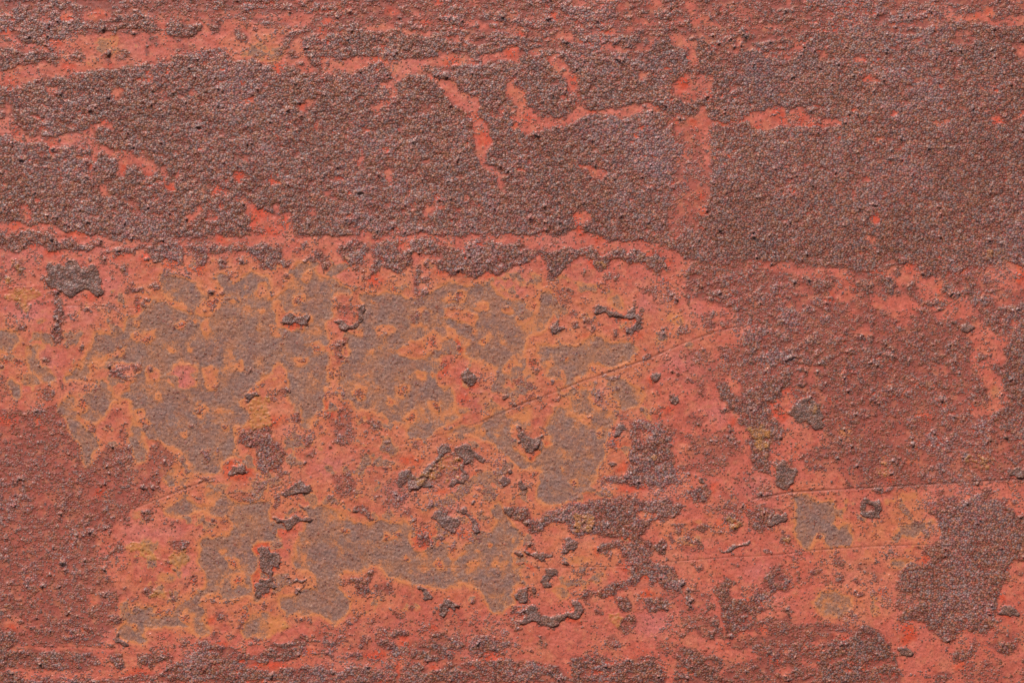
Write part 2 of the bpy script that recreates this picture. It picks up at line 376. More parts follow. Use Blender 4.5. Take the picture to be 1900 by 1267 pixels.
F .9 145,29 150,25 156,30 154,33 150,36 145,33
D .8 150,36,8,3 147,45,5,3 133,24,4,6 143,10,4,5
R .6 180,30 190,30 190,34 182,34
F .8 172,43 178,42 181,45 176,47 172,46
R .5 50,54 66,54 68,66 70,74 64,80 54,76 52,64
R .82 0,66 6,68 16,76 22,84 18,92 8,98 0,96
R .8 36,82 42,80 42,84 37,90 34,94 33,88
R .85 45,65,2.5,1.5 27,59,4,3
R .55 20,40,5,3 16,98,3 112,78,3 122,120,3 35,76,3,4
F .95 18,112 24,107 28,103 32,102 34,106 38,107 36,112 30,113 24,114 20,115
R .85 15,119,2.5 90,95,2
R .6 55,98 64,98 70,104 68,112 60,118 56,110
F .85 69,122 74,119 79,122 78,126 69,126
R .4 85,108 100,100 110,112 105,122 90,122 80,115
R .45 126,86 134,83 144,86 146,96 142,102 132,106 124,104 120,98
Y .35 126,86 134,83 144,86 146,96 142,102 132,106 124,104 120,98
F 1 98,100 102,96 108,94 111,96 112,100 116,100 118,96 122,91 126,86 128,80 132,78 136,80 138,84 141,80 146,78 150,80 153,84 158,84 162,88 161,91 156,89 152,86 150,92 148,98 152,100 148,103 142,106 138,108 135,107 138,103 143,102 146,96 146,88 142,84 136,82 132,82 128,88 124,94 120,98 124,104 122,108 116,108 110,110 106,106 100,108 98,104
Y .6 116,102,5,4 108,101,3,2
F .9 175,105,4 180,97,2,2.5 188,107,3,2.5
R .9 126,124 132,122 142,125 150,121 150,126
B 73,30,3,.4 116,31,4,.1 96,48,3,.6 109,58,5,.8 127,50,4,.5 70,42,5,.8 71,60,4,.8 80,60,4,.5 54,27,4,.8 104,40,5,.6 150,5,3,.3 160,5,3,.5 166,24,3,.3 84,67,4,1 89,63,3,.3 178,22,5,.5 160,69,2,.2 169,70,2,.2 32,18,4,.9 43,10,4,.6 18,7,2,.6 82,12,2,.1 18,32,3,.5 4,35,4,.5 28,51,4,.6 12,45,5,.5
K .7 55,92,14,5 100,112,12,6 140,110,10,5 25,72,5,5 160,44,5,5
D .9 55,57,5,3 110,88,8,3 15,60,6,3 52,50,4 118,75,4,2 10,64,6,2 155,101,4,2 132,110,6,2
T 2 2
G .95 19,9 25,6 30,9 38,8 46,8 52,4 60,2 64,6 70,10 76,6 86,6 90,10 84,18 80,22 74,24 66,22 60,20 54,24 52,30 46,34 40,36 36,34 38,28 34,26 30,30 26,32 24,28 26,24 20,20 18,14
G .96 40,40 50,36 54,40 56,46 60,52 66,56 72,58 72,64 68,68 64,76 66,84 62,92 60,98 58,104 54,108 48,112 42,116 36,118 28,119 20,118 16,112 20,106 24,100 20,96 14,96 6,94 6,90 14,90 20,84 28,78 28,72 24,66 26,58 30,52 34,50 42,50 42,44
G .9 74,32 82,32 82,36 88,38 93,42 92,50 88,52 80,54 76,54 74,48 68,44 74,40
G .8 2,58 8,54 14,54 12,60 8,65 3,60
G .6 4,22 16,24 18,32 6,30
G .2 55,46 72,44 75,50 68,56 60,54
R .35 55,46 72,44 75,50 68,56 60,54
B 52,60,4,.1 60,69,3,.8 14,20,6,.7 21,27,4,.6 58,25,5,.7 17,100,4,.9 36,47,4,.1 28,21,2,.5 35,95,2,.3
F .97 4,69 8,71 12,74 16,74 20,72 24,71 22,76 18,80 14,83 10,81 6,78 2,77 6,75
D 1 1,79 8,84 14,85 20,82 26,76 29,77 20,87 12,88 3,84
F .8 7,106,3,2.5
O .1 95,24 140,20 165,5 190,0 190,126 95,126 88,100 100,60
R .45 110,24 130,26 145,22 160,25 165,30 150,34 135,36 120,34 115,28
R .4 120,8 140,12 150,22 125,26 115,16
R .9 164,2 172,0 190,0 190,20 184,22 178,24 170,22 164,20 166,12
R .95 142,36 146,34 152,38 158,42 164,44 170,40 174,36 180,32 184,29 190,28 190,44 184,48 180,54 182,62 186,64 190,66 190,74 184,80 183,86 182,90 178,98 172,96 168,90 170,82 166,78 168,70 164,66 160,62 160,58 156,54 150,48 146,44
Y .7 168,66 176,64 184,70 186,78 180,82 172,78 168,72
R .9 184,98 190,94 190,108 186,108 184,102
F .95 73,66 78,64 82,67 82,69 76,71 73,73 72,70
R .88 84,62 92,60 100,63 108,62 114,66 117,68 114,73 110,76 112,84 114,90 116,98 118,102 112,106 108,105 104,107 98,108 94,106 88,109 84,106 78,105 70,105 64,105 63,102 70,100 78,100 80,96 84,92 84,88 80,86 84,82 84,74 84,68
Y .4 100,88,3
R .25 88,68 98,68 98,74 92,76 88,73
R .5 72,56 80,58 84,62 76,62
R .5 112,64 122,70 134,72 150,64 154,60 158,70 164,80 164,92 156,96 148,100 138,100 130,96 124,98 116,92 114,88 118,90 122,88 120,80 114,80 112,76
R .1 112,72 120,71 124,76 124,84 122,90 116,90 113,82
R .88 123,110 130,108 134,104 139,108 140,112 136,116 136,120 130,120 126,118
F .8 71,92,2.5,2 133,102,2 113,46,4,3
F .9 98,28 104,27 105,32 100,34 98,31
R .6 120,32,8,2 132,40,5,6 108,52,6,2 128,60,7,5
R .92 52,120 58,116 66,115 76,114 86,116 92,116 100,116 104,115 112,118 118,122 116,126 20,126 26,124 36,122 42,121
R .92 0,122 8,120 12,124 12,126 0,126
R .35 145,96 165,90 170,100 182,104 184,114 160,126 130,126 150,110
O .5 148,58,10,7 150,12,10,6
K .8 120,20,15,6 172,108,10,8 144,54,8,6
D 1 77,96,4 78,80,3 156,62,3 187,56,4,5 110,52,5,3 98,32,3 142,108,3,4 165,122,3 85,109,10,2 90,122,3 72,75,4,3 184,46,4,3 105,58,3
T 3 2
R .72 0,0 150,0 156,10 148,20 130,22 110,24 90,26 60,28 40,22 20,20 10,25 0,24
R .68 45,28 110,26 140,30 130,40 100,44 60,44 45,38
R .1 155,2 165,0 180,2 176,10 178,18 172,22 174,28 177,36 178,46 174,54 166,58 158,58 152,54 158,50 165,46 162,36 160,28 152,22 150,14 156,12
R .9 157,12 161,12 165,17 164,21 159,20 155,20 157,16
R .8 152,38 158,36 164,42 162,46 154,44
R .92 182,2 190,0 190,70 178,68 174,62 166,60 168,56 176,53 180,46 178,38 174,30 168,26 170,21 176,22 180,18 177,10
R .6 170,64 186,70 188,88 180,88 174,80
R .08 10,48 16,46 24,44 28,48 24,56 30,64 40,68 50,68 54,78 44,80 36,86 36,92 44,96 60,100 62,106 40,108 28,110 34,98 24,88 14,90 14,78 22,74 22,66 14,60
R .93 0,38 6,34 12,32 18,28 22,24 27,28 26,36 20,40 18,44 12,46 8,48 12,54 9,58 12,60 20,66 20,74 14,76 12,82 12,90 10,98 6,98 2,92 0,92
Y .7 5,72,7,8
F .95 25,57 28,50 34,46 40,46 46,49 49,54 47,62 48,66 44,68 40,64 36,62 30,62
Y .4 42,54,4,5
F .95 15,95 20,88 24,92 30,95 33,97 30,100 26,106 22,110 16,108 14,102
R .75 42,80 46,76 46,82 42,84
R .75 50,80 56,78 58,82 54,86 66,90 60,90 50,86
R .75 34,87,3,2 70,60,4 118,33,5 136,68,3 112,88,4,2 66,106,3,2 129,93,3,3
R .6 86,84,7,4 150,74,6,4
R .4 93,92,5,10
F .9 184,97,6,3.5
O .7 35,92 60,98 65,106 30,108
O .8 162,28 172,30 176,44 168,52 164,44
O .35 130,75,50,20
O .5 110,95,60,8
G .4 63,69,5
Y .3 160,90,10,8 90,93,5,8 142,100,4,3
D 1 23,40,4,2 20,57,5,4 61,61,3,2 56,46,2 24,110,4,1.5 96,102,3,2 111,90,4,1.5 152,52,3,2 118,58,4,3
R .15 0,116 60,110 190,104 190,126 0,126
G .85 28,116 38,114 44,120 52,118 56,126 34,126
O .9 20,115 72,112 74,126 20,126
O .8 90,112 122,110 125,126 92,126
G .3 108,114,6,4
F 1 74,118 80,115 84,117 89,116 89,126 74,126
R .55 79,120 84,121 84,126 79,126
R .9 155,110 165,110 172,118 182,122 186,126 140,126 150,118
R .6 128,112 140,112 150,118 140,124 128,122
R .7 0,120 12,121 12,126 0,126
T 0 3
R .56 0,0 100,0 90,8 80,16 70,20 68,32 70,44 76,52 82,58 84,70 84,84 80,90 72,92 70,100 0,100
O .15 0,0 70,0 68,40 80,60 80,100 0,126
G .95 116,4 122,0 136,0 142,4 140,8 132,10 124,10 118,8
G .95 150,2 160,0 190,0 190,24 182,26 178,32 180,42 176,52 178,64 184,68 180,72 170,66 160,68 158,72 150,66 152,62 146,64 140,70 144,74 142,82 148,84 150,90 140,94 134,92 128,86 116,88 104,88 98,92 104,98 98,98 90,98 82,94 82,90 88,84 92,78 98,74 104,74 112,80 122,80 124,74 126,70 134,68 142,64 146,58 144,50 140,42 142,34 142,26 148,22 154,24 162,22 166,12 160,8 148,8
G .5 117,51,5,4
G .8 170,88 178,78 186,76 190,80 190,92 180,94 172,94
G 0 155,72 165,66 180,68 176,80 168,90 160,86 148,82 146,78
B 157,34,3,.3 164,42,5,.6 168,55,5,.7 155,66,4,.4 110,77,6,.6 130,79,5,.4 160,21,3,.3 135,56,7,.8
D .9 176,34 182,26 190,24 190,66 178,66 176,52 178,46
F .95 182,30 186,29 190,30 190,50 183,46 182,38
F .95 178,57 184,53 190,54 190,62 184,64 183,68 178,66 178,60
R .8 148,10 152,9 154,13 150,14
R .7 162,12,2 157,12,2 128,29,7,4 75,10,4,5
R .75 112,18 120,14 127,12 128,14 118,17
R .85 70,36 76,33 80,30 84,26 87,28 87,32 80,35 74,39 71,40
R .8 104,9,4 95,42,2.5,2 119,41,3,2 131,58,2.5,2
R .5 88,12,5,4
Y 1 88,28 92,26 104,28 106,32 110,36 116,38 120,36 124,34 130,32 132,40 134,43 126,44 118,40 110,38 102,36 94,34
Y .7 105,64 112,58 120,62 118,68 108,68
R .75 100,60 104,57 110,58 112,62 108,66 102,64
R .8 118,60 121,62 122,68 119,70
R .55 88,62,6,4 94,68,4,3
K .9 100,20,14,5 130,50,8,5 120,20,10,5 75,92,4,6
R .8 0,72 8,71 20,71 21,76 14,78 4,78 0,76
R .08 4,82 12,80 17,82 14,86 9,90 4,88
O 1 4,82 12,80 17,82 14,86 9,90 4,88
Y .4 33,71,5,3 10,74,10,3
R .1 62,64 70,64 71,68 64,71
R .85 79,80 84,79 86,84 82,86 79,84
R .7 52,84 60,86 66,94 70,96 68,100 50,98
R .6 70,74,4,2
F .9 81,92 84,93 84,97 90,98 94,101 86,101 81,99
R .85 0,90 8,91 12,97 10,102 28,103 50,104 60,104 68,108 70,114 60,118 40,118 20,116 0,118
R .9 0,119 20,122 50,124 80,124 95,122 100,119 113,120 118,114 128,112 134,106 140,103 140,97 146,94 150,98 160,98 168,102 170,106 178,106 184,104 190,102 190,126 0,126
R .93 76,106 82,105 88,108 89,114 86,116 79,115
R .93 95,107 100,106 108,105 118,106 126,107 122,110 116,112 110,114 104,115 98,113 96,110
R .6 128,94 133,96 133,103 129,103
R .7 108,102,2 180,94,4,2 124,102,2,1 153,92,3 170,86,2,3
R .7 150,76 158,78 160,82 154,82
R .1 88,108 94,108 97,118 95,122 91,120
R .1 100,118 112,114 114,118 110,120 102,120
R .2 120,110 130,107 132,110 124,113
R .15 169,100 178,98 188,96 190,100 182,104 172,105
R .25 182,115,8,3
D 1 172,76,3,4 150,82,3 158,97,4,2 100,119,8,2 92,119,2,4 66,70,3,2 7,88,3,2 122,45,6,2
T 1 3
G .95 0,0 8,6 8,12 12,20 18,24 14,27 6,24 0,26
G .96 38,2 48,0 56,4 64,8 70,14 82,14 88,10 96,12 106,12 108,18 108,26 112,32 118,34 126,30 134,30 136,36 140,38 146,36 148,30 156,26 166,22 170,12 166,4 172,0 176,6 180,14 186,22 184,30 180,38 182,44 184,50 182,56 180,64 182,70 178,74 170,78 164,74 162,64 158,58 150,56 140,56 134,58 124,60 116,58 110,56 100,56 92,52 88,46 82,44 76,46 70,46 62,46 58,50 56,56 60,62 66,68 70,72 66,76 60,80 56,84 50,82 44,80 36,78 26,78 24,82 20,74 16,68 20,64 28,62 38,60 44,56 42,50 36,46 30,46 26,44 24,40 28,32 34,22 38,12 38,6
B 64,21,4,.6 91,25,4,.5 100,23,4,.5 106,39,4,.5 139,33,6,.6 130,43,4,.8 152,45,3,.1 155,33,2,.3 169,42,3,.2 60,10,3,.4
V 1 91,18,5,4
F .95 11,8 15,9 18,12 22,13 27,12 29,8 34,10 40,9 39,13 33,13 28,15 27,19 24,21 21,18 18,14 13,12
F .95 1,33 4,29 8,30 9,34 16,35 17,40 15,46 10,45 12,53 14,57 12,60 10,58 9,50 8,46 4,44 1,46
F .95 0,54 6,54 10,60 6,63 0,65
D .6 22,17,10,7 12,47,3,2 3,48,4,2
R .85 24,27,2,1.5 
R .4 36,31,4,3
F .85 22,52 27,54 32,54 38,52 34,56 28,56 23,54
R .9 64,52 68,50 72,52 74,50 78,52 78,48 82,47 83,52 80,55 81,60 82,64 78,68 74,65 72,60 70,55 65,54
R .6 84,58 92,56 97,60 96,66 88,66 84,62
F .97 122,10 126,5 132,5 136,8 142,10 144,14 141,19 142,21 138,22 133,20 130,16 126,12
F .97 143,4 150,3 151,8 154,12 158,15 158,20 155,21 154,14 150,10 146,7
R .8 113,22 118,20 124,24 124,28 118,30 114,26
R .8 117,15,2 163,13,2
D .7 120,25,9,8 145,22,8,3
F .97 175,3 180,3 184,5 190,4 190,14 184,11 180,11 177,7
R .85 70,2 76,0 80,4 82,10 84,12 80,13 76,8 72,5
R .6 108,8,4,3
R .8 184,37,2.5 188,33,2,1.5
R .8 180,44 190,42 190,45 182,45
F .9 114,59 118,60 121,64 124,66 123,70 119,70 117,66
R .7 107,67,4,2 109,73,3,2 154,69,2.5 114,82,3,2 157,82,3,4
R .9 100,76 104,80 107,83 104,84 100,80
F .97 132,68 136,67 140,69 145,69 144,72 141,73 143,76 140,76 137,72 135,76 133,80 130,82 126,84 128,80 130,74
F .95 183,63 190,60 190,70 186,70 182,67
R .8 183,72 182,78 178,80 180,74
R .55 60,84 68,78 74,80 78,90 72,96 62,92
R .5 28,80 40,80 40,84 30,86
G .5 5,82 20,80 25,88 10,92
Y .3 5,82 20,80 25,88 10,92
R .3 40,84 190,76 190,110 40,114
R .93 85,92 88,90 93,90 95,94 99,90 104,89 108,92 109,95 100,96 94,95 90,93
R .93 8,100 12,95 18,97 24,98 30,94 36,95 36,100 32,106 28,110 20,110 12,110 0,110 0,106 4,103
R .9 47,96 50,95 52,97 58,96 61,98 56,100 50,100
R .93 83,98 90,96 96,98 98,103 106,104 112,98 116,95 120,97 124,92 122,90 128,91 134,92 138,95 142,97 147,98 146,101 140,102 136,104 140,106 138,109 132,106 130,110 122,110 112,110 106,108 98,108 92,104 86,102
R .93 150,98 152,94 158,92 164,92 168,96 174,96 180,94 178,98 172,104 164,106 156,106 152,104
R .8 76,99,4,3 72,108,4,3 49,105,4,2
R .93 0,126 0,122 14,120 20,115 30,116 38,114 50,114 58,117 66,118 74,114 80,115 86,116 92,114 97,112 99,118 100,124 102,116 106,113 116,112 122,117 130,116 136,110 146,112 152,110 160,112 170,110 180,110 190,112 190,126
R .1 104,99,5,3.5 37,105,5,2
D 1 104,99,5,4 37,105,5,2 10,114,12,3 125,116,4,2 85,108,8,3 100,115,2,6 125,88,3,2 165,108,8,2
O .1 30,90 190,80 190,126 0,126 0,96
T 2 3
G .8 0,44 6,46 5,56 0,58
G .5 48,40,8,3 35,62,6,4 2,24,2,4
O .7 125,20,25,12 25,25,25,10 25,50,20,12
R .93 0,6 4,4 8,1 12,2 12,8 14,12 20,10 22,6 28,6 34,8 38,4 44,2 52,3 56,0 84,0 88,6 92,0 118,0 118,6 110,10 108,14 100,12 96,14 98,18 94,22 90,24 96,26 100,28 106,27 109,30 107,38 104,37 100,34 95,37 100,42 108,43 114,44 118,50 119,55 122,56 120,62 114,64 108,62 104,58 98,60 97,54 94,51 90,54 88,60 82,56 80,60 75,62 74,66 80,65 84,68 83,74 78,77 75,72 72,66 66,66 62,64 60,62 56,66 50,68 48,64 54,61 62,60 66,58 74,56 82,55 84,50 80,50 86,46 84,42 80,42 76,36 76,32 68,33 62,36 60,33 64,28 70,26 78,26 84,28 84,24 78,24 70,25 62,24 60,20 48,22 40,20 38,14 32,14 26,16 22,16 20,20 13,20 10,18 10,12 4,12 0,11
Y .6 40,8 52,6 58,10 56,18 46,20 42,14
R .1 94,8,5,3
F .95 37,26 42,24 46,25 48,29 44,32 40,32 38,36 36,33 37,30
F .95 6,33 9,32 13,35 18,36 24,36 31,37 31,40 24,39 18,39 10,36
F .9 3,37,2 38,42,4,1.5 16,61,2,3 48,97,3,1.5 22,96,4,1.5
F .93 20,50 24,46 32,48 33,50 28,50 26,54 29,58 27,61 23,60 20,56
F .95 2,66 6,60 11,59 12,62 12,70 7,70 3,68
F .95 9,78 12,72 17,73 18,80 24,78 32,78 38,75 42,73 40,68 44,66 48,70 48,76 44,82 38,80 34,84 28,87 22,88 16,84 10,86 6,86 10,82
R .9 0,74 3,72 3,78 0,80
R .9 50,66 53,70 58,74 55,69
R .9 58,74 62,76 64,80 60,80
R .88 94,70 102,66 108,66 110,72 110,77 104,76 100,78 95,74
Y .8 66,80 72,75 78,80 76,88 68,84
R .88 76,80 86,78 88,82 84,90 80,93 76,88
R .7 66,92 72,92 74,98 70,104 66,98
R .6 22,99,5,3
R .85 113,26,2 133,17,5,4 116,71,1 119,76,1 116,86,2,1.5 118,91,3,2 133,46,3 158,43,3,1.5 127,42,2
R .45 126,22,3 125,32,10,4
R .7 148,6 158,4 160,14 158,20 153,20 150,14
Y .5 155,14,4,5
R .75 164,6 175,2 190,4 190,14 180,16 175,22 168,18
F .8 148,34 152,32 158,28 166,26 170,23 170,27 162,29 158,33 150,35
R .4 100,60 140,62 142,80 128,90 120,92 118,75
R .93 143,60 148,54 152,52 154,56 152,60 154,66 158,68 162,66 166,68 170,62 176,56 180,50 186,46 190,44 190,62 184,62 178,66 174,68 172,74 180,74 172,78 166,84 160,88 150,88 147,80 146,70 145,64
R .8 130,88 138,80 146,82 148,90 156,88 170,84 180,80 190,82 190,84 176,88 160,92 150,94 140,96 132,94
R .45 100,96 118,98 118,110 105,106
R .6 150,96 190,92 190,102 170,104 155,102
R .6 150,112 190,106 190,126 152,126
R .93 118,103 122,100 130,101 136,105 142,106 150,110 148,120 155,126 112,126 116,118 118,110
R .93 0,112 10,112 24,112 32,112 36,120 40,124 41,112 40,109 48,109 52,111 54,104 58,107 68,108 72,113 80,110 90,109 98,108 106,113 108,120 108,126 0,126
R .15 37,112 41,112 41,123 38,120
D 1 42,83,6,2 80,46,4,2 12,45,4,2 95,52,4,3 145,15,4,3 165,3,3 187,110,3 82,24,4,2 86,22,4 70,67,2 95,65,5,3 60,34,3
K .8 100,85,14,8 12,24,3,6 175,48,10,5 60,52,5,3
O .1 55,80 110,40 190,40 190,126 55,126
T 3 3
O .8 20,0 72,0 75,30 35,36 25,20
O .9 72,6 130,4 130,28 90,30 75,30
O .7 45,60 100,60 90,84 50,86
O .5 40,34 100,32 130,30 125,40 80,60 45,50
G .95 33,0 54,0 56,10 54,16 60,18 64,14 68,16 70,24 68,30 60,31 54,30 50,26 50,22 44,21 42,26 40,32 34,32 30,24 28,16 30,8
G .85 101,16 112,15 120,14 122,18 116,20 110,26 104,24 101,20
G .9 40,70 48,64 58,63 68,66 70,72 66,78 56,80 46,77
G .8 96,38 104,40 112,42 114,46 104,46 98,44
F 1 74,0 89,0 89,9 84,10 78,9 74,6
R .55 79,0 84,0 84,5 79,5
F .85 12,8 22,6 23,10 16,14 10,16 8,14
R .8 0,6 10,4 12,10 6,16 0,14
R .6 17,24 24,22 26,30 18,29
Y .3 22,27,4,3
R .93 150,0 166,0 176,2 186,8 190,8 190,40 182,42 178,46 180,52 176,58 172,66 170,72 168,80 170,86 162,90 152,90 148,86 146,90 142,92 138,96 132,98 126,94 124,88 116,84 110,82 104,84 101,80 104,76 100,72 100,64 98,58 102,52 100,46 108,44 114,42 120,44 122,40 125,34 126,28 132,22 130,14 128,10 122,8 128,4 140,4
R .4 142,78 148,78 150,84 144,84
R .4 100,60 118,70 112,74 102,72
R .08 178,44 184,38 190,40 190,56 184,58 186,64 190,70 190,80 182,84 172,82 170,74 173,66 178,58 180,52
R .88 187,50,3
F .85 171,76 176,72 186,74 188,78 182,81 174,79
R .8 8,50 14,44 20,48 26,52 26,60 18,62 8,60 4,58
R .8 0,60 6,56 6,64 2,70 6,76 0,78
R .8 54,40 60,37 64,42 62,48 56,44
R .75 43,49,4,3 60,54,3 72,57,3,2.5 31,54,2
R .5 78,46,8,4 86,50,4,5 52,56,5,2
R .75 18,73 26,73 27,77 22,78
R .7 0,84 10,82 26,80 30,84 40,84 60,84 70,88 80,85 86,88 92,94 97,102 100,112 105,118 104,126 0,126 0,100
R .93 80,86 87,88 94,98 98,104 102,114 105,118 100,124 95,126 50,126 42,108 60,100 68,94
R .15 2,92 8,90 10,94 2,96
R .15 38,96 46,95 54,96 46,99 40,100
R .2 62,92,8,2.2 22,104,3,2 20,118,4,3
R .15 28,108 36,112 46,114 46,118 38,117 30,112
Y .3 44,91,5,2
S .8 .8 50,90 78,90
R .1 85,84 90,82 100,84 108,83 115,83 117,90 128,98 135,100 142,94 148,90 156,96 150,104 140,108 130,118 126,126 108,126 104,116 99,106 95,98
F .9 99,101 106,101 114,106 110,108 103,106
R .88 138,106 142,102 150,102 152,98 156,92 157,102 152,110 146,113 138,113
R .88 126,122 134,119 142,122 138,125 126,126
R .88 164,98 170,98 178,94 184,96 186,100 180,106 172,107 168,102
R .4 150,112 190,108 190,126 145,126
R .35 158,90 175,88 190,90 190,98 170,96
D 1 108,92,5,8 120,40,3 90,62,4,2 145,116,5,2 175,66,3,4 178,80,4,2 62,96,6,2 5,90,3
P
S 1.3 1.8 255,941 330,911 398,887
S .8 1.1 505,905 633,862 716,832 800,812 857,796
S 1.5 1.8 857,796 896,781 935,764 975,747 1003,738 1082,707 1200,667 1266,638 1330,615 1372,605
S .7 1 660,862 760,832 857,806 920,783 975,760 1010,747
S 1.6 1.6 1397,926 1466,913 1550,908 1624,904 1768,896 1900,888
S .9 1 764,1052 975,1054 1174,1050 1240,1042
S 1.2 1.2 1240,1042 1345,1034 1450,1029 1505,1021 1624,1013 1742,1010
S .8 .7 71,1200 158,1200 263,1210
S .6 .7 1000,88 1120,95 1300,130 1400,160 1500,190
"""
NX = 1280
CS = PW / NX                      # photograph pixels per cell
NY = int(round(PH / CS))
TX, TY = (0, 475, 950, 1400), (0, 310, 620, 934)
rng = np.random.default_rng(7)


def fft_blur(a, s, sx=None):
    sx = s if sx is None else sx
    h, w = a.shape
    fy = np.fft.fftfreq(h)[:, None]
    fx = np.fft.rfftfreq(w)[None, :]
    g = np.exp(-2 * (math.pi ** 2) * ((s * fy) ** 2 + (sx * fx) ** 2))
    return np.fft.irfft2(np.fft.rfft2(a) * g, s=(h, w))


def blur_edge(a, s):                # blur that repeats the border instead of wrapping
    p = int(s * 4) + 2
    b = np.pad(a, p, mode='edge')
    return fft_blur(b, s)[p:-p, p:-p]


def noise(shape, s, sx=None, seed=0):
    r = np.random.default_rng(1000 + seed)
    n = fft_blur(r.standard_normal(shape), s, sx)
    return n / n.std()


def cdf(n):                         # unit-variance noise -> evenly spread 0..1
    return 1 / (1 + np.exp(-1.702 * n))


def sstep(x, a, b):
    t = np.clip((x - a) / (b - a), 0, 1)
    return t * t * (3 - 2 * t)


M = {k: np.zeros((NY, NX)) for k in 'RFGODKVYBHSL'}
M['R'][:] = 0.035
spots = []


def cells(x0, y0, x1, y1, pad=1):
    i0, i1 = max(0, int(x0 / CS) - pad), min(NX, int(x1 / CS) + pad + 1)
    j0, j1 = max(0, int(y0 / CS) - pad), min(NY, int(y1 / CS) + pad + 1)
    if i1 <= i0 or j1 <= j0:
        return None
    X, Y = np.meshgrid((np.arange(i0, i1) + .5) * CS, (np.arange(j0, j1) + .5) * CS)
    return (slice(j0, j1), slice(i0, i1)), X, Y


def put(k, d, sl, m):
    if k == 'F':
        M['R'][sl][m] = d
        M['F'][sl][m] = 1
    else:
        if k == 'R':
            M['F'][sl][m] = 0
            if d > .6:
                M['G'][sl][m] = 0
        M[k][sl][m] = d


def polygon(k, d, P):
    c = cells(P[:, 0].min(), P[:, 1].min(), P[:, 0].max(), P[:, 1].max())
    if c is None:
        return
    sl, X, Y = c
    m = np.zeros(X.shape, bool)
    n = len(P)
    for i in range(n):
        x0, y0 = P[i]
        x1, y1 = P[(i + 1) % n]
        if y0 == y1:
            continue
        t = ((y0 > Y) != (y1 > Y)) & (X < (x1 - x0) * (Y - y0) / (y1 - y0) + x0)
        m ^= t
    put(k, d, sl, m)


def ellipse(k, d, x, y, rx, ry):
    c = cells(x - rx, y - ry, x + rx, y + ry)
    if c is None:
        return
    sl, X, Y = c
    put(k, d, sl, ((X - x) / rx) ** 2 + ((Y - y) / ry) ** 2 < 1)


def stroke(k, d, w, P):
    for (x0, y0), (x1, y1) in zip(P[:-1], P[1:]):
        c = cells(min(x0, x1) - 12, min(y0, y1) - 12, max(x0, x1) + 12, max(y0, y1) + 12)
        if c is None:
            continue
        sl, X, Y = c
        L2 = (x1 - x0) ** 2 + (y1 - y0) ** 2 + 1e-6
        t = np.clip(((X - x0) * (x1 - x0) + (Y - y0) * (y1 - y0)) / L2, 0, 1)
        q = np.hypot(X - x0 - t * (x1 - x0), Y - y0 - t * (y1 - y0))
        M[k][sl] = np.maximum(M[k][sl], d * np.exp(-(q / (w * 1.0)) ** 2))


ox = oy = 0.0
sc = 1.0
for line in DATA.strip().splitlines():
    f = line.split()
    if f[0] == 'P':
        ox = oy = 0.0
        sc = 1.0
        continue
    if f[0] == 'T':
        ox, oy, sc = TX[int(f[1])], TY[int(f[2])], 10 / 3.8
        continue
    k = f[0]
    if k == 'B':
        for t in f[1:]:
            v = [float(q) for q in t.split(',')]
            spots.append((ox + v[0] * sc, oy + v[1] * sc, v[2] * sc, v[3]))
        continue
    nums = 2 if k in 'SL' else 1
    v = [[float(q) for q in t.split(',')] for t in f[1 + nums:]]
    if k in 'SL':
        stroke(k, float(f[1]), float(f[2]), [(ox + a[0] * sc, oy + a[1] * sc) for a in v])
        continue
    d = float(f[1])
    if len(v[0]) == 2:
        polygon(k, d, np.array([(ox + a[0] * sc, oy + a[1] * sc) for a in v]))
    else:
        for a in v:
            rx, ry = a[2] * sc, (a[3] if len(a) > 3 else a[2]) * sc
            ellipse(k, d, ox + a[0] * sc, oy + a[1] * sc, rx, ry)

# ringed rust spots: dark pimple, red-brown collar, orange halo
r_sp = np.random.default_rng(5)
G0 = M['G'].copy()
extra = []
for q in range(520):                # the smallest ones, too many to survey, only on the bare metal
    x, y = r_sp.uniform(0, PW), r_sp.uniform(0, PH)
    j, i = min(NY - 1, int(y / CS)), min(NX - 1, int(x / CS))
    if G0[j, i] > .7:
        extra.append((x, y, 2.0 + 7 * r_sp.uniform(0, 1) ** 2.2, r_sp.uniform(.1, .95)))
for x, y, r, s in spots + extra:
    c = cells(x - 2 * r, y - 2 * r, x + 2 * r, y + 2 * r)
    if c is None:
        continue
    sl, X, Y = c
    a = r_sp.uniform(0, 6.28)
    e = r_sp.uniform(.75, 1.0)
    U, V = (X - x) * math.cos(a) + (Y - y) * math.sin(a), -(X - x) * math.sin(a) + (Y - y) * math.cos(a)
    q = np.hypot(U, V / e) / r
    q = q * (1 + .16 * np.sin(3 * np.arctan2(V, U) + a) + .1 * np.sin(5 * np.arctan2(V, U) + 2 * a))
    M['B'][sl] = np.maximum(M['B'][sl], np.exp(-(q / .85) ** 4))
    M['H'][sl] = np.maximum(M['H'][sl], min(1, s * 1.15) * np.exp(-(q / .42) ** 2))
    M['G'][sl] *= 1 - np.exp(-(q / 1.0) ** 6)

# soften the hand survey a little
for k, s in dict(R=1.4, F=.7, G=1.5, O=9, D=2.4, K=9, V=16, Y=2.2, B=1.0, H=.6, S=.3, L=.4).items():
    M[k] = blur_edge(M[k], s)
Gw = blur_edge(M['G'], 7.0)
Rw = blur_edge(np.clip(M['R'], 0, 1) ** 2, 5.0)

# ------------------------------------------------------------------ the full sheet, larger than the view on every side
MX, MY = int(NX * .30), int(NY * .30)
W, H = NX + 2 * MX, NY + 2 * MY


def mirror(n, i):
    i = np.abs(i)
    i = np.mod(i, 2 * n - 2)
    return np.where(i >= n, 2 * n - 2 - i, i)


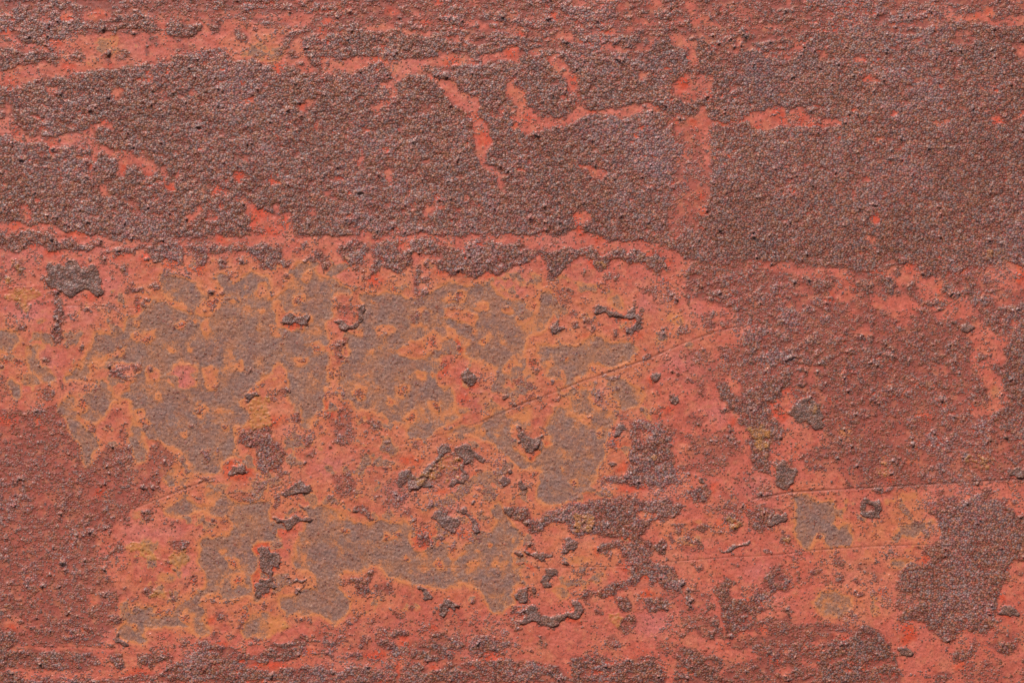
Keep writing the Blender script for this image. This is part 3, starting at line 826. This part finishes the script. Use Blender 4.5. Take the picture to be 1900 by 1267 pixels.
jj, ii = np.meshgrid(np.arange(H) - MY, np.arange(W) - MX, indexing='ij')
wx = 1.5 * noise((H, W), 7, seed=1) + 1.0 * noise((H, W), 2.6, seed=2)
wy = 1.5 * noise((H, W), 7, seed=3) + 1.0 * noise((H, W), 2.6, seed=4)
out = np.maximum(np.maximum(-ii, ii - NX + 1), np.maximum(-jj, jj - NY + 1)).clip(0) / 60.0
out = np.minimum(out, 1)
wx += out * 26 * noise((H, W), 60, seed=5)
wy += out * 26 * noise((H, W), 60, seed=6)


def sample(a, amp=1.0):
    x = ii + wx * amp
    y = jj + wy * amp
    x0, y0 = np.floor(x), np.floor(y)
    fx, fy = x - x0, y - y0
    x0, y0 = x0.astype(int), y0.astype(int)
    xa, xb = mirror(NX, x0), mirror(NX, x0 + 1)
    ya, yb = mirror(NY, y0), mirror(NY, y0 + 1)
    return (a[ya, xa] * (1 - fx) + a[ya, xb] * fx) * (1 - fy) + (a[yb, xa] * (1 - fx) + a[yb, xb] * fx) * fy


R, F, G, O, D, K, V, Y, B, Hs = (sample(M[k]) for k in 'RFGODKVYBH')
S, Lp = sample(M['S'], .03), sample(M['L'], .3)
Gw, Rw = sample(Gw), sample(Rw)
SH = (H, W)
n_f = noise(SH, .75, seed=11)       # about two photograph pixels
n_g = noise(SH, 1.5, seed=12)
n_m = noise(SH, 3.2, seed=13)
n_l = noise(SH, 9.0, seed=14)
n_x = noise(SH, 34.0, seed=15)
n_xx = noise(SH, 90.0, seed=16)
n_h = noise(SH, 3.0, 9.0, seed=17)  # horizontally drawn out

# grains of rust: rounded bumps of about three photograph pixels
grain = cdf((n_f * .95 + n_g * .38) / 1.02)
mixn = cdf((.55 * n_g + .34 * n_m + .26 * n_l + .80 * n_f) / 1.06)
R = np.clip(R, 0, 1) ** 1.12
Rbase = R.copy()
top = sstep(-(jj * CS), -150, -40)
R = R - .55 * top * np.clip(noise(SH, 1.8, 11.0, seed=41) - .55, 0, 1.2)
bot = sstep(jj * CS, 1080, 1200)
R = R - .50 * bot * np.clip(noise(SH, 2.2, 6.0, seed=43) - .45, 0, 1.3)
up = sstep(-(jj * CS), -520, -440)
R = R * (1 - .85 * up * sstep(noise(SH, 2.0, 3.0, seed=42) + .35 * n_x, 1.95, 2.35))
R = np.clip(R, 0, 1)
R = R + .15 * np.clip(n_l * .5 + n_m * .45 + n_x * .5 - .1, 0, 1.6) * (1 - .75 * G) + .055
n_b = noise(SH, 3.4, 4.2, seed=21)
R = np.maximum(R, .80 * sstep(n_b + .25 * n_g + .3 * n_x, 1.65, 2.05) * (1 - G))
R = np.maximum(R, .40 * sstep(noise(SH, 7.5, seed=22) + .5 * n_m + .3 * n_x, .9, 1.7) * (1 - G))
Rn = np.clip(R + (.15 * n_m + .13 * n_l + .10 * n_g) * 4 * np.clip(R, 0, 1) * (1 - np.clip(R, 0, 1)), 0, 1.2)
hole = sstep(mixn, .93, .98) * .6
c_soft = sstep(R + .09 * n_m + .09 * n_g + .05 * n_f, .70, .87)
body = fft_blur(c_soft, 1.25)
c_soft = c_soft * (1 - hole)
F = sstep(F + .12 * n_m + .14 * n_g + .10 * n_f, .40, .62)
flake = F * sstep(R, .35, .6)
cover = np.maximum(c_soft, flake * sstep(R + .06 * n_g, .45, .62))
bare = sstep(G + .09 * n_g + .10 * n_m + .13 * n_f + .07 * n_l - .10 * np.clip(noise(SH, 5.0, seed=31) - .9, 0, 2) * 4, .30, .74) * (1 - cover)
stain = np.clip(Hs + .0, 0, 1)
hw = fft_blur(Hs, 2.2)
Rn = np.maximum(Rn, np.clip(Hs * 1.15 + hw, 0, .92))
Rn = np.maximum(Rn, .62 * fft_blur(c_soft, 3.8) + .12 * n_m * (Rn > .1))
Rn = Rn * (1 - .55 * bare * (1 - sstep(Hs, .05, .3)))
edge = fft_blur(cover * sstep(R, .45, .8), 3.2)

ring = np.clip(B, 0, 1)
# paint hue fields; deep is red stain plus shadow painted below raised rust
Gn = fft_blur(np.clip(G, 0, 1), 2.6)
halo = sstep(Gn + .05 * n_m + .04 * n_g, .04, .40)
orange = np.clip(O * .72 + .38 * sstep(Gw, .02, .35) + .14 * n_l + .13 * n_x + .12 * n_m + .55 * halo + .2 * ring - .08 * np.clip(Rw * 2, 0, 1), 0, 1)
yellow_rim = np.clip(sstep(Gn + .05 * n_g + .05 * n_l, .16, .50) * (1 - bare) + .2 * ring * (1 - stain), 0, 1)
near = np.clip(Rw * 1.5, 0, 1)
deep = np.clip(D * 1.05 + .95 * sstep(edge, .10, .55) * sstep(n_m * .3 + n_l * .6 + .5, 0, 1.5) + .06 * n_m
               + .80 * sstep(Hs, .10, .60), 0, 1)
pink = np.clip(K + .22 * np.clip(n_l * .6 + n_x * .6 - .3, 0, 2), 0, 1) * (1 - deep)
cool = np.clip(V * .9 + .25 * np.clip(n_x * .7 + .6 * n_l + .3 * n_xx, 0, 2) + .12 * n_m + .1 * n_g, 0, 1)
ochre = np.clip(sstep(Y * 1.1 + (.20 * n_g + .17 * n_m + .12 * n_f) * sstep(Y, .02, .3), .25, .75), 0, 1)
tone = np.clip(.5 + .16 * n_f + .12 * n_m + .10 * n_l + .10 * n_x, 0, 1)

# ------------------------------------------------------------------ relief, in photograph pixels towards the viewer
Rv = np.clip(fft_blur(np.clip(Rbase, 0, 1), 1.1) + .06 * n_l * (Rbase > .3) + .04 * n_m, 0, 1)
solid = sstep(Rv, .5, .82)
hgt = 0.16 * n_m + .12 * n_g + .10 * n_f + .3 * n_xx
coarse = np.clip(1.0 - (ii - NX * .60) / (NX * .16), .15, 1) * np.clip(1.15 - (jj - NY * .42) / (NY * .25), .45, 1)
body = np.maximum(body, fft_blur(flake, .5))
hgt = hgt + body * (.48 + .32 * solid + (.10 + .20 * coarse) * (.45 * n_g + .55 * n_m) + .10 * (grain * 2 - 1))
hgt = hgt + flake * (.5 + .40 * n_m)
lipf = flake - fft_blur(flake, 3.0)
hgt = hgt + 1.0 * np.clip(lipf, 0, 1)
hgt = hgt - .5 * bare + .16 * bare * n_f
hgt = hgt + ochre * (.4 + .6 * (grain - .3))
S = S * np.clip(.9 + .2 * n_l + .1 * n_m, .45, 1)
hgt = hgt - .55 * S + .25 * np.clip(fft_blur(S, 2.2) * 2.2 - S * .8, 0, 1) + 1.0 * Lp
hgt = hgt - 1.0 * np.clip(ring * (1 - stain) * .3, 0, 1)
mar = (np.abs(jj - NY / 2) > NY / 2 + 2) | (np.abs(ii - NX / 2) > NX / 2 + 2)

# ------------------------------------------------------------------ which piece each cell belongs to
cls = np.zeros(SH, np.int32)        # 0 paint, 1 rust, 2 bare metal, 3 ochre, 4 flake, 5 rust-freckled paint
Rs = fft_blur(np.clip(R, 0, 1), 1.6)
cls[(Rs > .28)] = 5
cls[fft_blur(bare, 1.6) > .5] = 2
cls[(Rs > .64)] = 1
cls[(flake > .5)] = 4
cls[fft_blur(ochre, 2.0) > .5] = 3
cls[(S > .42)] = 6
cls[Lp > .4] = 7

# strided index lines: fine in view, coarser beyond it
def lines_(n, m):
    a = np.arange(0, m, 4)
    b = np.arange(m, m + n)
    c = np.arange(m + n, n + 2 * m, 4)
    return np.unique(np.concatenate([a, b, c, [n + 2 * m - 1]]))


IX, IY = lines_(NX, MX), lines_(NY, MY)
gx, gy = len(IX), len(IY)
take = np.ix_(IY, IX)
XX = (IX - MX + .5) * CS
YY = (IY - MY + .5) * CS
hgt = hgt.copy()
hv = hgt[take]
inner = (XX > -6) & (XX < PW + 6)
co = np.empty((gy, gx, 3), np.float32)
co[..., 0] = ((XX - PW / 2) * PX)[None, :]
co[..., 2] = (-(YY - PH / 2) * PX)[:, None]
co[..., 1] = -hv * PX
for s in (np.s_[0, :], np.s_[-1, :], np.s_[:, 0], np.s_[:, -1]):
    co[s + (1,)] = 0.006            # the rim turns back into the steel behind
wq = np.clip(.72 * np.clip(G, 0, 1) + .38 * Gn + .13 * n_l * sstep(Gn, .05, .6) + .10 * n_m * sstep(Gn, .05, .5) + .05 * n_g * sstep(Gn, .05, .5)
             - .16 * np.clip(noise(SH, 4.6, seed=33) + .5 * n_x - .7, 0, 2.2) - .5 * sstep(Hs, .05, .5), 0, 1.15)
n_o = noise(SH, 5.5, 7.0, seed=51) + .45 * n_m + .3 * n_g
wq = np.maximum(wq, .85 * sstep(n_o, .75, 1.6) * sstep(O, .35, .75) * (1 - sstep(Rbase, .15, .35)))
A1 = np.stack([cover, wq, orange, ochre], -1)[take].astype(np.float32).reshape(-1, 4)
A2 = np.stack([deep, pink, cool, tone], -1)[take].astype(np.float32).reshape(-1, 4)
Rv = np.clip(fft_blur(np.clip(Rbase, 0, 1), 1.1) + .06 * n_l * (Rbase > .3) + .04 * n_m, 0, 1)
solid = sstep(Rv, .5, .82)
A3 = np.stack([yellow_rim, flake, S, Rv], -1)[take].astype(np.float32).reshape(-1, 4)
A4 = np.stack([Rn, coarse, hw, sstep(Gw + .05 * n_l + .04 * n_m, .30, .80)], -1)[take].astype(np.float32).reshape(-1, 4)
co = co.reshape(-1, 3)
fc = cls[take][:-1, :-1].copy()     # class of each face
fr, fcn = fc.shape


def components(a):
    """4-connected components of equal value, by runs and union-find."""
    h, w = a.shape
    chg = np.ones((h, w), bool)
    chg[:, 1:] = a[:, 1:] != a[:, :-1]
    rid = np.cumsum(chg.ravel()).reshape(h, w) - 1
    n = rid.max() + 1
    par = np.arange(n)
    same = a[1:] == a[:-1]
    e = np.unique(rid[:-1][same].astype(np.int64) * n + rid[1:][same])
    ea, eb = e // n, e % n
    while True:                     # label propagation with pointer jumping
        pa, pb = par[ea], par[eb]
        lo = np.minimum(pa, pb)
        hi = np.maximum(pa, pb)
        if (lo == hi).all():
            break
        np.minimum.at(par, hi, lo)
        while True:
            p2 = par[par]
            if (p2 == par).all():
                break
            par = p2
    _, lab = np.unique(par[rid], return_inverse=True)
    return lab.reshape(h, w)


lab = components(fc)
cnt = np.bincount(lab.ravel())
kind = np.zeros(len(cnt), np.int32)
kind[lab.ravel()] = fc.ravel()
inview = ((YY[:-1] > 0) & (YY[:-1] < PH))[:, None] & ((XX[:-1] > 0) & (XX[:-1] < PW))[None, :]
vis = np.bincount(lab.ravel(), weights=inview.ravel().astype(float))
KN = {0: 'paint_patch', 1: 'rust_patch', 2: 'bare_metal_patch', 3: 'ochre_stain', 4: 'rust_flake', 5: 'rust_freckles', 6: 'scratch', 7: 'paint_lip'}
MINC = {0: 60, 1: 60, 2: 90, 3: 60, 4: 40, 5: 110, 6: 20, 7: 15}
LIM = {0: 120, 1: 150, 2: 80, 3: 20, 4: 80, 5: 110, 6: 30, 7: 4}
main_id = int(np.argmax(np.where(kind == 0, vis, 0)))
piece = np.full(len(cnt), -1)
named = []
for k in KN:
    ids = [i for i in np.argsort(-vis) if kind[i] == k and vis[i] >= MINC[k] and i != main_id][:LIM[k]]
    for i in ids:
        piece[i] = len(named)
        named.append((KN[k], k))
pl = piece[lab]                     # face -> piece number, -1 = the continuous coat

# ------------------------------------------------------------------ materials
def build_mat():
    m = bpy.data.materials.new("weathered_painted_steel")
    m.use_nodes = True
    nt = m.node_tree
    N, Lk = nt.nodes, nt.links
    N.clear()
    outn = N.new("ShaderNodeOutputMaterial")
    bs = N.new("ShaderNodeBsdfPrincipled")
    Lk.new(bs.outputs[0], outn.inputs[0])
    tc = N.new("ShaderNodeTexCoord")

    def attr(n):
        a = N.new("ShaderNodeAttribute")
        a.attribute_name = n
        s = N.new("ShaderNodeSeparateColor")
        Lk.new(a.outputs['Color'], s.inputs[0])
        return s.outputs[0], s.outputs[1], s.outputs[2], a.outputs['Alpha']

    cov, bar, orr, och = attr('coverage')
    dee, pin, coo, ton = attr('tint')
    yel, fla, scr, rin = attr('detail')

    grn, coa, hwa, _one = attr('grains')

    def nz(scale, detail=3, rough=.6, off=0.0):
        n = N.new("ShaderNodeTexNoise")
        n.inputs['Scale'].default_value = scale
        n.inputs['Detail'].default_value = detail
        n.inputs['Roughness'].default_value = rough
        mp = N.new("ShaderNodeMapping")
        mp.inputs['Location'].default_value = (off, off * 1.7, off * .3)
        Lk.new(tc.outputs['Object'], mp.inputs[0])
        Lk.new(mp.outputs[0], n.inputs['Vector'])
        return n.outputs['Fac']

    def val(x, i, node):
        if isinstance(x, (int, float)):
            node.inputs[i].default_value = x
        else:
            Lk.new(x, node.inputs[i])

    def mth(op, a, b=0.0, c=None, clamp=False):
        n = N.new("ShaderNodeMath")
        n.operation = op
        n.use_clamp = clamp
        val(a, 0, n)
        val(b, 1, n)
        if c is not None:
            val(c, 2, n)
        return n.outputs[0]

    def ramp(x, a, b, lo=0.0, hi=1.0):
        n = N.new("ShaderNodeMapRange")
        n.clamp = True
        val(x, 0, n)
        for i, q in enumerate((a, b, lo, hi)):
            n.inputs[i + 1].default_value = q
        return n.outputs[0]

    def col(c):
        return (c[0], c[1], c[2], 1)

    def mix(f, a, b, blend='MIX'):
        n = N.new("ShaderNodeMix")
        n.data_type = 'RGBA'
        n.blend_type = blend
        val(f, 0, n)
        for i, q in ((6, a), (7, b)):
            if isinstance(q, tuple):
                n.inputs[i].default_value = col(q)
            else:
                Lk.new(q, n.inputs[i])
        return n.outputs[2]

    def scale(cl, f):
        n = N.new("ShaderNodeVectorMath")
        n.operation = 'SCALE'
        Lk.new(cl, n.inputs[0])
        val(f, 3, n)
        return n.outputs[0]

    nf = nz(900, 2, .6)            # ~ 2 photograph pixels
    nf2 = nz(620, 2, .6, 3.1)
    nm = nz(230, 3, .6, 7.7)
    nl = nz(50, 3, .55, 5.3)
    nh = nz(17, 2, .5, 9.9)

    # ---- grains of rust: one Voronoi cell each, about four photograph pixels
    sxyz = N.new("ShaderNodeSeparateXYZ")
    Lk.new(tc.outputs['Object'], sxyz.inputs[0])
    cxy = N.new("ShaderNodeCombineXYZ")
    Lk.new(sxyz.outputs[0], cxy.inputs[0])
    Lk.new(sxyz.outputs[2], cxy.inputs[1])

    def grains(sc):
        v = N.new("ShaderNodeTexVoronoi")
        v.voronoi_dimensions = '2D'
        v.inputs['Scale'].default_value = sc
        v.inputs['Randomness'].default_value = .95
        Lk.new(cxy.outputs[0], v.inputs['Vector'])
        q = N.new("ShaderNodeSeparateColor")
        Lk.new(v.outputs['Color'], q.inputs[0])
        rad = mth('ADD', mth('MULTIPLY', q.outputs[1], .28), .40)
        t = mth('DIVIDE', v.outputs['Distance'], rad)
        dm = mth('SQRT', mth('SUBTRACT', 1.0, mth('MULTIPLY', t, t), None, True))
        return dm, t, q.outputs[0], q.outputs[1], q.outputs[2]

    d1, t1, ga, gb, gc = grains(560)
    d2, t2, ha, hb, hc = grains(300)
    pres = ramp(mth('SUBTRACT', grn, ga), -.03, .03)
    pcov = mth('MULTIPLY', pres, ramp(t1, 1.0, .72))
    pres2 = ramp(mth('SUBTRACT', mth('MULTIPLY', grn, .35), ha), -.02, .02)
    pcov = mth('MAXIMUM', pcov, mth('MULTIPLY', pres2, ramp(t2, .80, .60)))
    fill = cov
    cov = mth('MAXIMUM', fill, pcov)

    # ---- paint
    p = mix(orr, (.555, .120, .077), (.60, .182, .070))
    p = mix(mth('MULTIPLY', ramp(nl, .45, .68), .35), p, (.60, .155, .112))
    p = mix(mth('MULTIPLY', mth('MULTIPLY', ramp(nz(110, 4, .65, 8.8), .50, .66), mth('SUBTRACT', 1.0, mth('MULTIPLY', orr, .6))), .42), p, (.50, .078, .040))
    p = mix(mth('MULTIPLY', ramp(nz(24, 6, .72, 17.0), .50, .66), .50), p, (.40, .076, .044))
    p = mix(mth('MULTIPLY', ramp(nz(31, 6, .72, 19.0), .52, .68), .45), p, (.60, .215, .110))
    p = mix(mth('MULTIPLY', pin, .9), p, (.62, .175, .155))
    p = mix(mth('MULTIPLY', yel, .62), p, (.66, .225, .060))
    p = mix(mth('MULTIPLY', ramp(mth('ADD', rin, mth('MULTIPLY', mth('SUBTRACT', nm, .5), .35)), .16, .55), .80), p, (.255, .060, .043))
    p = mix(mth('MULTIPLY', dee, .75), p, (.62, .060, .018))  # deep red stain, with shadow below rust edges put into the colour
    p = mix(ramp(nf2, .55, .66, 0, .6), p, (.12, .036, .028))
    p = mix(mth('MULTIPLY', ramp(nz(130, 3, .65, 4.4), .50, .70), .35), p, (.66, .24, .11))
    p = scale(p, ramp(nm, .25, .75, .84, 1.14))
    p = scale(p, ramp(nf, .30, .70, .86, 1.12))
    q = mth('ADD', bar, mth('ADD', mth('MULTIPLY', mth('SUBTRACT', nf, .5), .80), mth('ADD', mth('MULTIPLY', mth('SUBTRACT', nm, .5), .75), mth('MULTIPLY', mth('SUBTRACT', nz(62, 5, .72, 6.1), .5), 1.5))))
    p = mix(ramp(bar, .10, .42), p, mix(ramp(nm, .35, .65), (.62, .205, .072), (.60, .170, .070)))
    rawq = q
    bar = ramp(q, .30, .74)
    # ---- bare, thinly rusted metal
    b = mix(ramp(nm, .35, .68), (.285, .122, .088), (.240, .122, .102))
    b = mix(mth('MULTIPLY', ramp(nl, .46, .62), .55), b, (.25, .145, .128))
    b = mix(mth('MULTIPLY', ramp(nz(95, 4, .7, 6.1), .50, .66), .60), b, (.44, .140, .062))
    b = mix(mth('MULTIPLY', ramp(nz(75, 4, .7, 2.6), .56, .70), .45), b, (.17, .080, .058))
    b = mix(mth('MULTIPLY', ramp(nh, .48, .66), .3), b, (.36, .150, .080))
    b = mix(mth('MULTIPLY', ramp(nz(38, 5, .7, 15.0), .46, .62), .42), b, (.44, .165, .075))
    b = mix(ramp(rawq, 1.0, .50, 0, .80), b, (.46, .165, .068))
    b = mix(ramp(nf, .52, .66, 0, .75), b, (.105, .050, .042))
    b = mix(ramp(nf2, .56, .70, 0, .55), b, (.52, .30, .22))
    # ---- granular rust
    r = mix(ramp(nf, .30, .70), (.112, .034, .029), (.240, .074, .054))
    sol = ramp(rin, .50, .85)
    rr = mix(mth('SUBTRACT', 1.0, mth('MULTIPLY', fla, 1.0)), (0, 0, 0), (1, 1, 1))
    r = mix(mth('MULTIPLY', mth('MULTIPLY', mth('SUBTRACT', 1.0, sol), rr), .68), r, (.29, .072, .046))
    r = mix(mth('MULTIPLY', ramp(nl, .48, .64), .5), r, (.29, .105, .056))
    r = mix(mth('MULTIPLY', ramp(nz(70, 4, .7, 21.0), .50, .64), .5), r, (.19, .115, .120))
    r = mix(mth('MULTIPLY', ramp(nz(85, 4, .7, 27.0), .52, .66), .5), r, (.26, .058, .042))
    r = mix(mth('MULTIPLY', ramp(nz(140, 4, .7, 33.0), .54, .66), .45), r, (.075, .034, .030))
    r = mix(ramp(nm, .42, .66, 0, .6), r, (.33, .125, .062))
    r = mix(mth('MULTIPLY', ramp(nf2, .58, .70), .5), r, (.31, .22, .205))
    r = mix(mth('MULTIPLY', ramp(nf2, .47, .36), .6), r, (.42, .082, .046))
    r = mix(mth('MULTIPLY', coo, .62), r, (.225, .138, .160))
    r = mix(mth('MULTIPLY', ramp(gb, .62, .80), .55), r, (.33, .130, .062))
    r = mix(mth('MULTIPLY', ramp(gc, .70, .85), .50), r, (.27, .195, .19))
    r = mix(mth('MULTIPLY', ramp(gc, .30, .12), .45), r, (.36, .070, .046))
    r = scale(r, ramp(ga, 0.0, 1.0, .72, 1.22))
    r = scale(r, ramp(d1, .0, .75, .55, 1.06))  # crevice shading between grains, put into the rust colour
    r = scale(r, ramp(ton, .15, .85, .82, 1.18))
    fl = mix(ramp(nm, .38, .62), (.160, .120, .110), (.155, .085, .066))
    r = mix(mth('MULTIPLY', fla, .32), r, fl)
    r = mix(mth('MULTIPLY', fla, .25), r, (.20, .10, .075))
    # ---- ochre lichen-like rust bloom
    o = mix(ramp(nf, .35, .65), (.60, .245, .045), (.42, .15, .045))
    o = mix(ramp(nm, .55, .68, 0, .6), o, (.30, .20, .09))

    c = mix(bar, p, b)
    c = mix(cov, c, r)
    c = mix(mth('MULTIPLY', och, ramp(mth('ADD', mth('MULTIPLY', nf, .5), mth('MULTIPLY', nz(300, 4, .7, 12.0), .5)), .42, .56, .15, .85)), c, o)
    c = mix(mth('MULTIPLY', scr, .50), c, (.20, .060, .040))
    Lk.new(c, bs.inputs['Base Color'])

    # ---- gloss
    rg = mix(cov, mix(bar, (.46, .46, .46), (.62, .62, .62)), (.37, .37, .37))
    rg2 = mth('MULTIPLY', rg, ramp(nf2, .3, .7, .8, 1.2))
    Lk.new(rg2, bs.inputs['Roughness'])
    bs.inputs['IOR'].default_value = 1.55
    spl = mix(cov, mix(bar, (.45, .45, .45), (.3, .3, .3)), (.4, .4, .4))
    Lk.new(spl, bs.inputs['Specular IOR Level'])

    # ---- fine relief
    nb = nz(1000, 2, .6, 1.3)
    here = mth('MAXIMUM', fill, pres)
    h1 = mth('MULTIPLY', mth('MULTIPLY', d1, here), mth('ADD', .55, mth('MULTIPLY', gb, .6)))
    h2 = mth('MULTIPLY', mth('MULTIPLY', d2, mth('MAXIMUM', mth('MULTIPLY', fill, coa), pres2)), .55)
    hh = mth('ADD', mth('ADD', h1, h2), mth('MULTIPLY', nb, mth('ADD', .30, mth('MULTIPLY', cov, .25))))
    bmp = N.new("ShaderNodeBump")
    bmp.inputs['Distance'].default_value = 0.00034
    bmp.inputs['Strength'].default_value = 1.0
    Lk.new(hh, bmp.inputs['Height'])
    Lk.new(bmp.outputs[0], bs.inputs['Normal'])
    return m


MAT = build_mat()

# ------------------------------------------------------------------ objects
root = bpy.data.objects.new("steel_sheet", None)
C.objects.link(root)
root.location = (0, 0, ZC)
root["label"] = "flat steel sheet with peeling red paint, rough brown rust scale and orange-ringed bare patches"
root["category"] = "metal sheet"

f_r, f_c = np.nonzero(np.ones((fr, fcn), bool))
v00 = (f_r * gx + f_c).astype(np.int64)
quads = np.stack([v00, v00 + gx, v00 + gx + 1, v00 + 1], 1)
plf = pl.ravel()
order = np.argsort(plf, kind='stable')
bounds = np.searchsorted(plf[order], np.arange(-1, len(named) + 1))


def make_piece(name, q):
    u, inv = np.unique(q.ravel(), return_inverse=True)
    me = bpy.data.meshes.new(name)
    me.vertices.add(len(u))
    me.vertices.foreach_set('co', co[u].ravel())
    nq = len(q)
    me.loops.add(nq * 4)
    me.loops.foreach_set('vertex_index', inv.astype(np.int32).ravel())
    me.polygons.add(nq)
    me.polygons.foreach_set('loop_start', np.arange(0, nq * 4, 4, dtype=np.int32))
    me.polygons.foreach_set('use_smooth', np.ones(nq, bool))
    for nm, A in (('coverage', A1), ('tint', A2), ('detail', A3), ('grains', A4)):
        a = me.attributes.new(nm, 'FLOAT_COLOR', 'POINT')
        a.data.foreach_set('color', A[u].ravel())
    me.update(calc_edges=True)
    me.materials.append(MAT)
    ob = bpy.data.objects.new(name, me)
    C.objects.link(ob)
    ob.parent = root
    return ob


make_piece('paint_coat', quads[order[bounds[0]:bounds[1]]])
for k, (nm, kk) in enumerate(named):
    sel = order[bounds[k + 1]:(bounds[k + 2] if k + 2 < len(bounds) else len(order))]
    if len(sel):
        make_piece(nm, quads[sel])

# the steel itself behind the coat, 4 mm thick
bm_v, bm_f = [], []
x0, x1 = float(co[:, 0].min()), float(co[:, 0].max())
z0, z1 = float(co[:, 2].min()), float(co[:, 2].max())
for yy in (0.003, 0.007):
    for x, z in ((x0, z0), (x1, z0), (x1, z1), (x0, z1)):
        s = .9995 if yy < .005 else 1.0
        bm_v.append((x * s, yy, z * s))
bm_f = [(0, 1, 2, 3), (7, 6, 5, 4), (0, 4, 5, 1), (1, 5, 6, 2), (2, 6, 7, 3), (3, 7, 4, 0)]
me = bpy.data.meshes.new('steel_backing')
me.from_pydata(bm_v, [], bm_f)
mb = bpy.data.materials.new('plain_rusted_steel')
mb.use_nodes = True
nn = mb.node_tree
t = nn.nodes.new('ShaderNodeTexNoise')
t.inputs['Scale'].default_value = 40
cr = nn.nodes.new('ShaderNodeValToRGB')
cr.color_ramp.elements[0].color = (.09, .04, .03, 1)
cr.color_ramp.elements[1].color = (.25, .11, .07, 1)
nn.links.new(t.outputs['Fac'], cr.inputs[0])
nn.links.new(cr.outputs[0], nn.nodes['Principled BSDF'].inputs['Base Color'])
nn.nodes['Principled BSDF'].inputs['Roughness'].default_value = .7
me.materials.append(mb)
ob = bpy.data.objects.new('steel_backing', me)
C.objects.link(ob)
ob.parent = root
print("pieces", len(named), {KN[k]: sum(1 for n in named if n[1] == k) for k in KN}, "quads", len(quads))
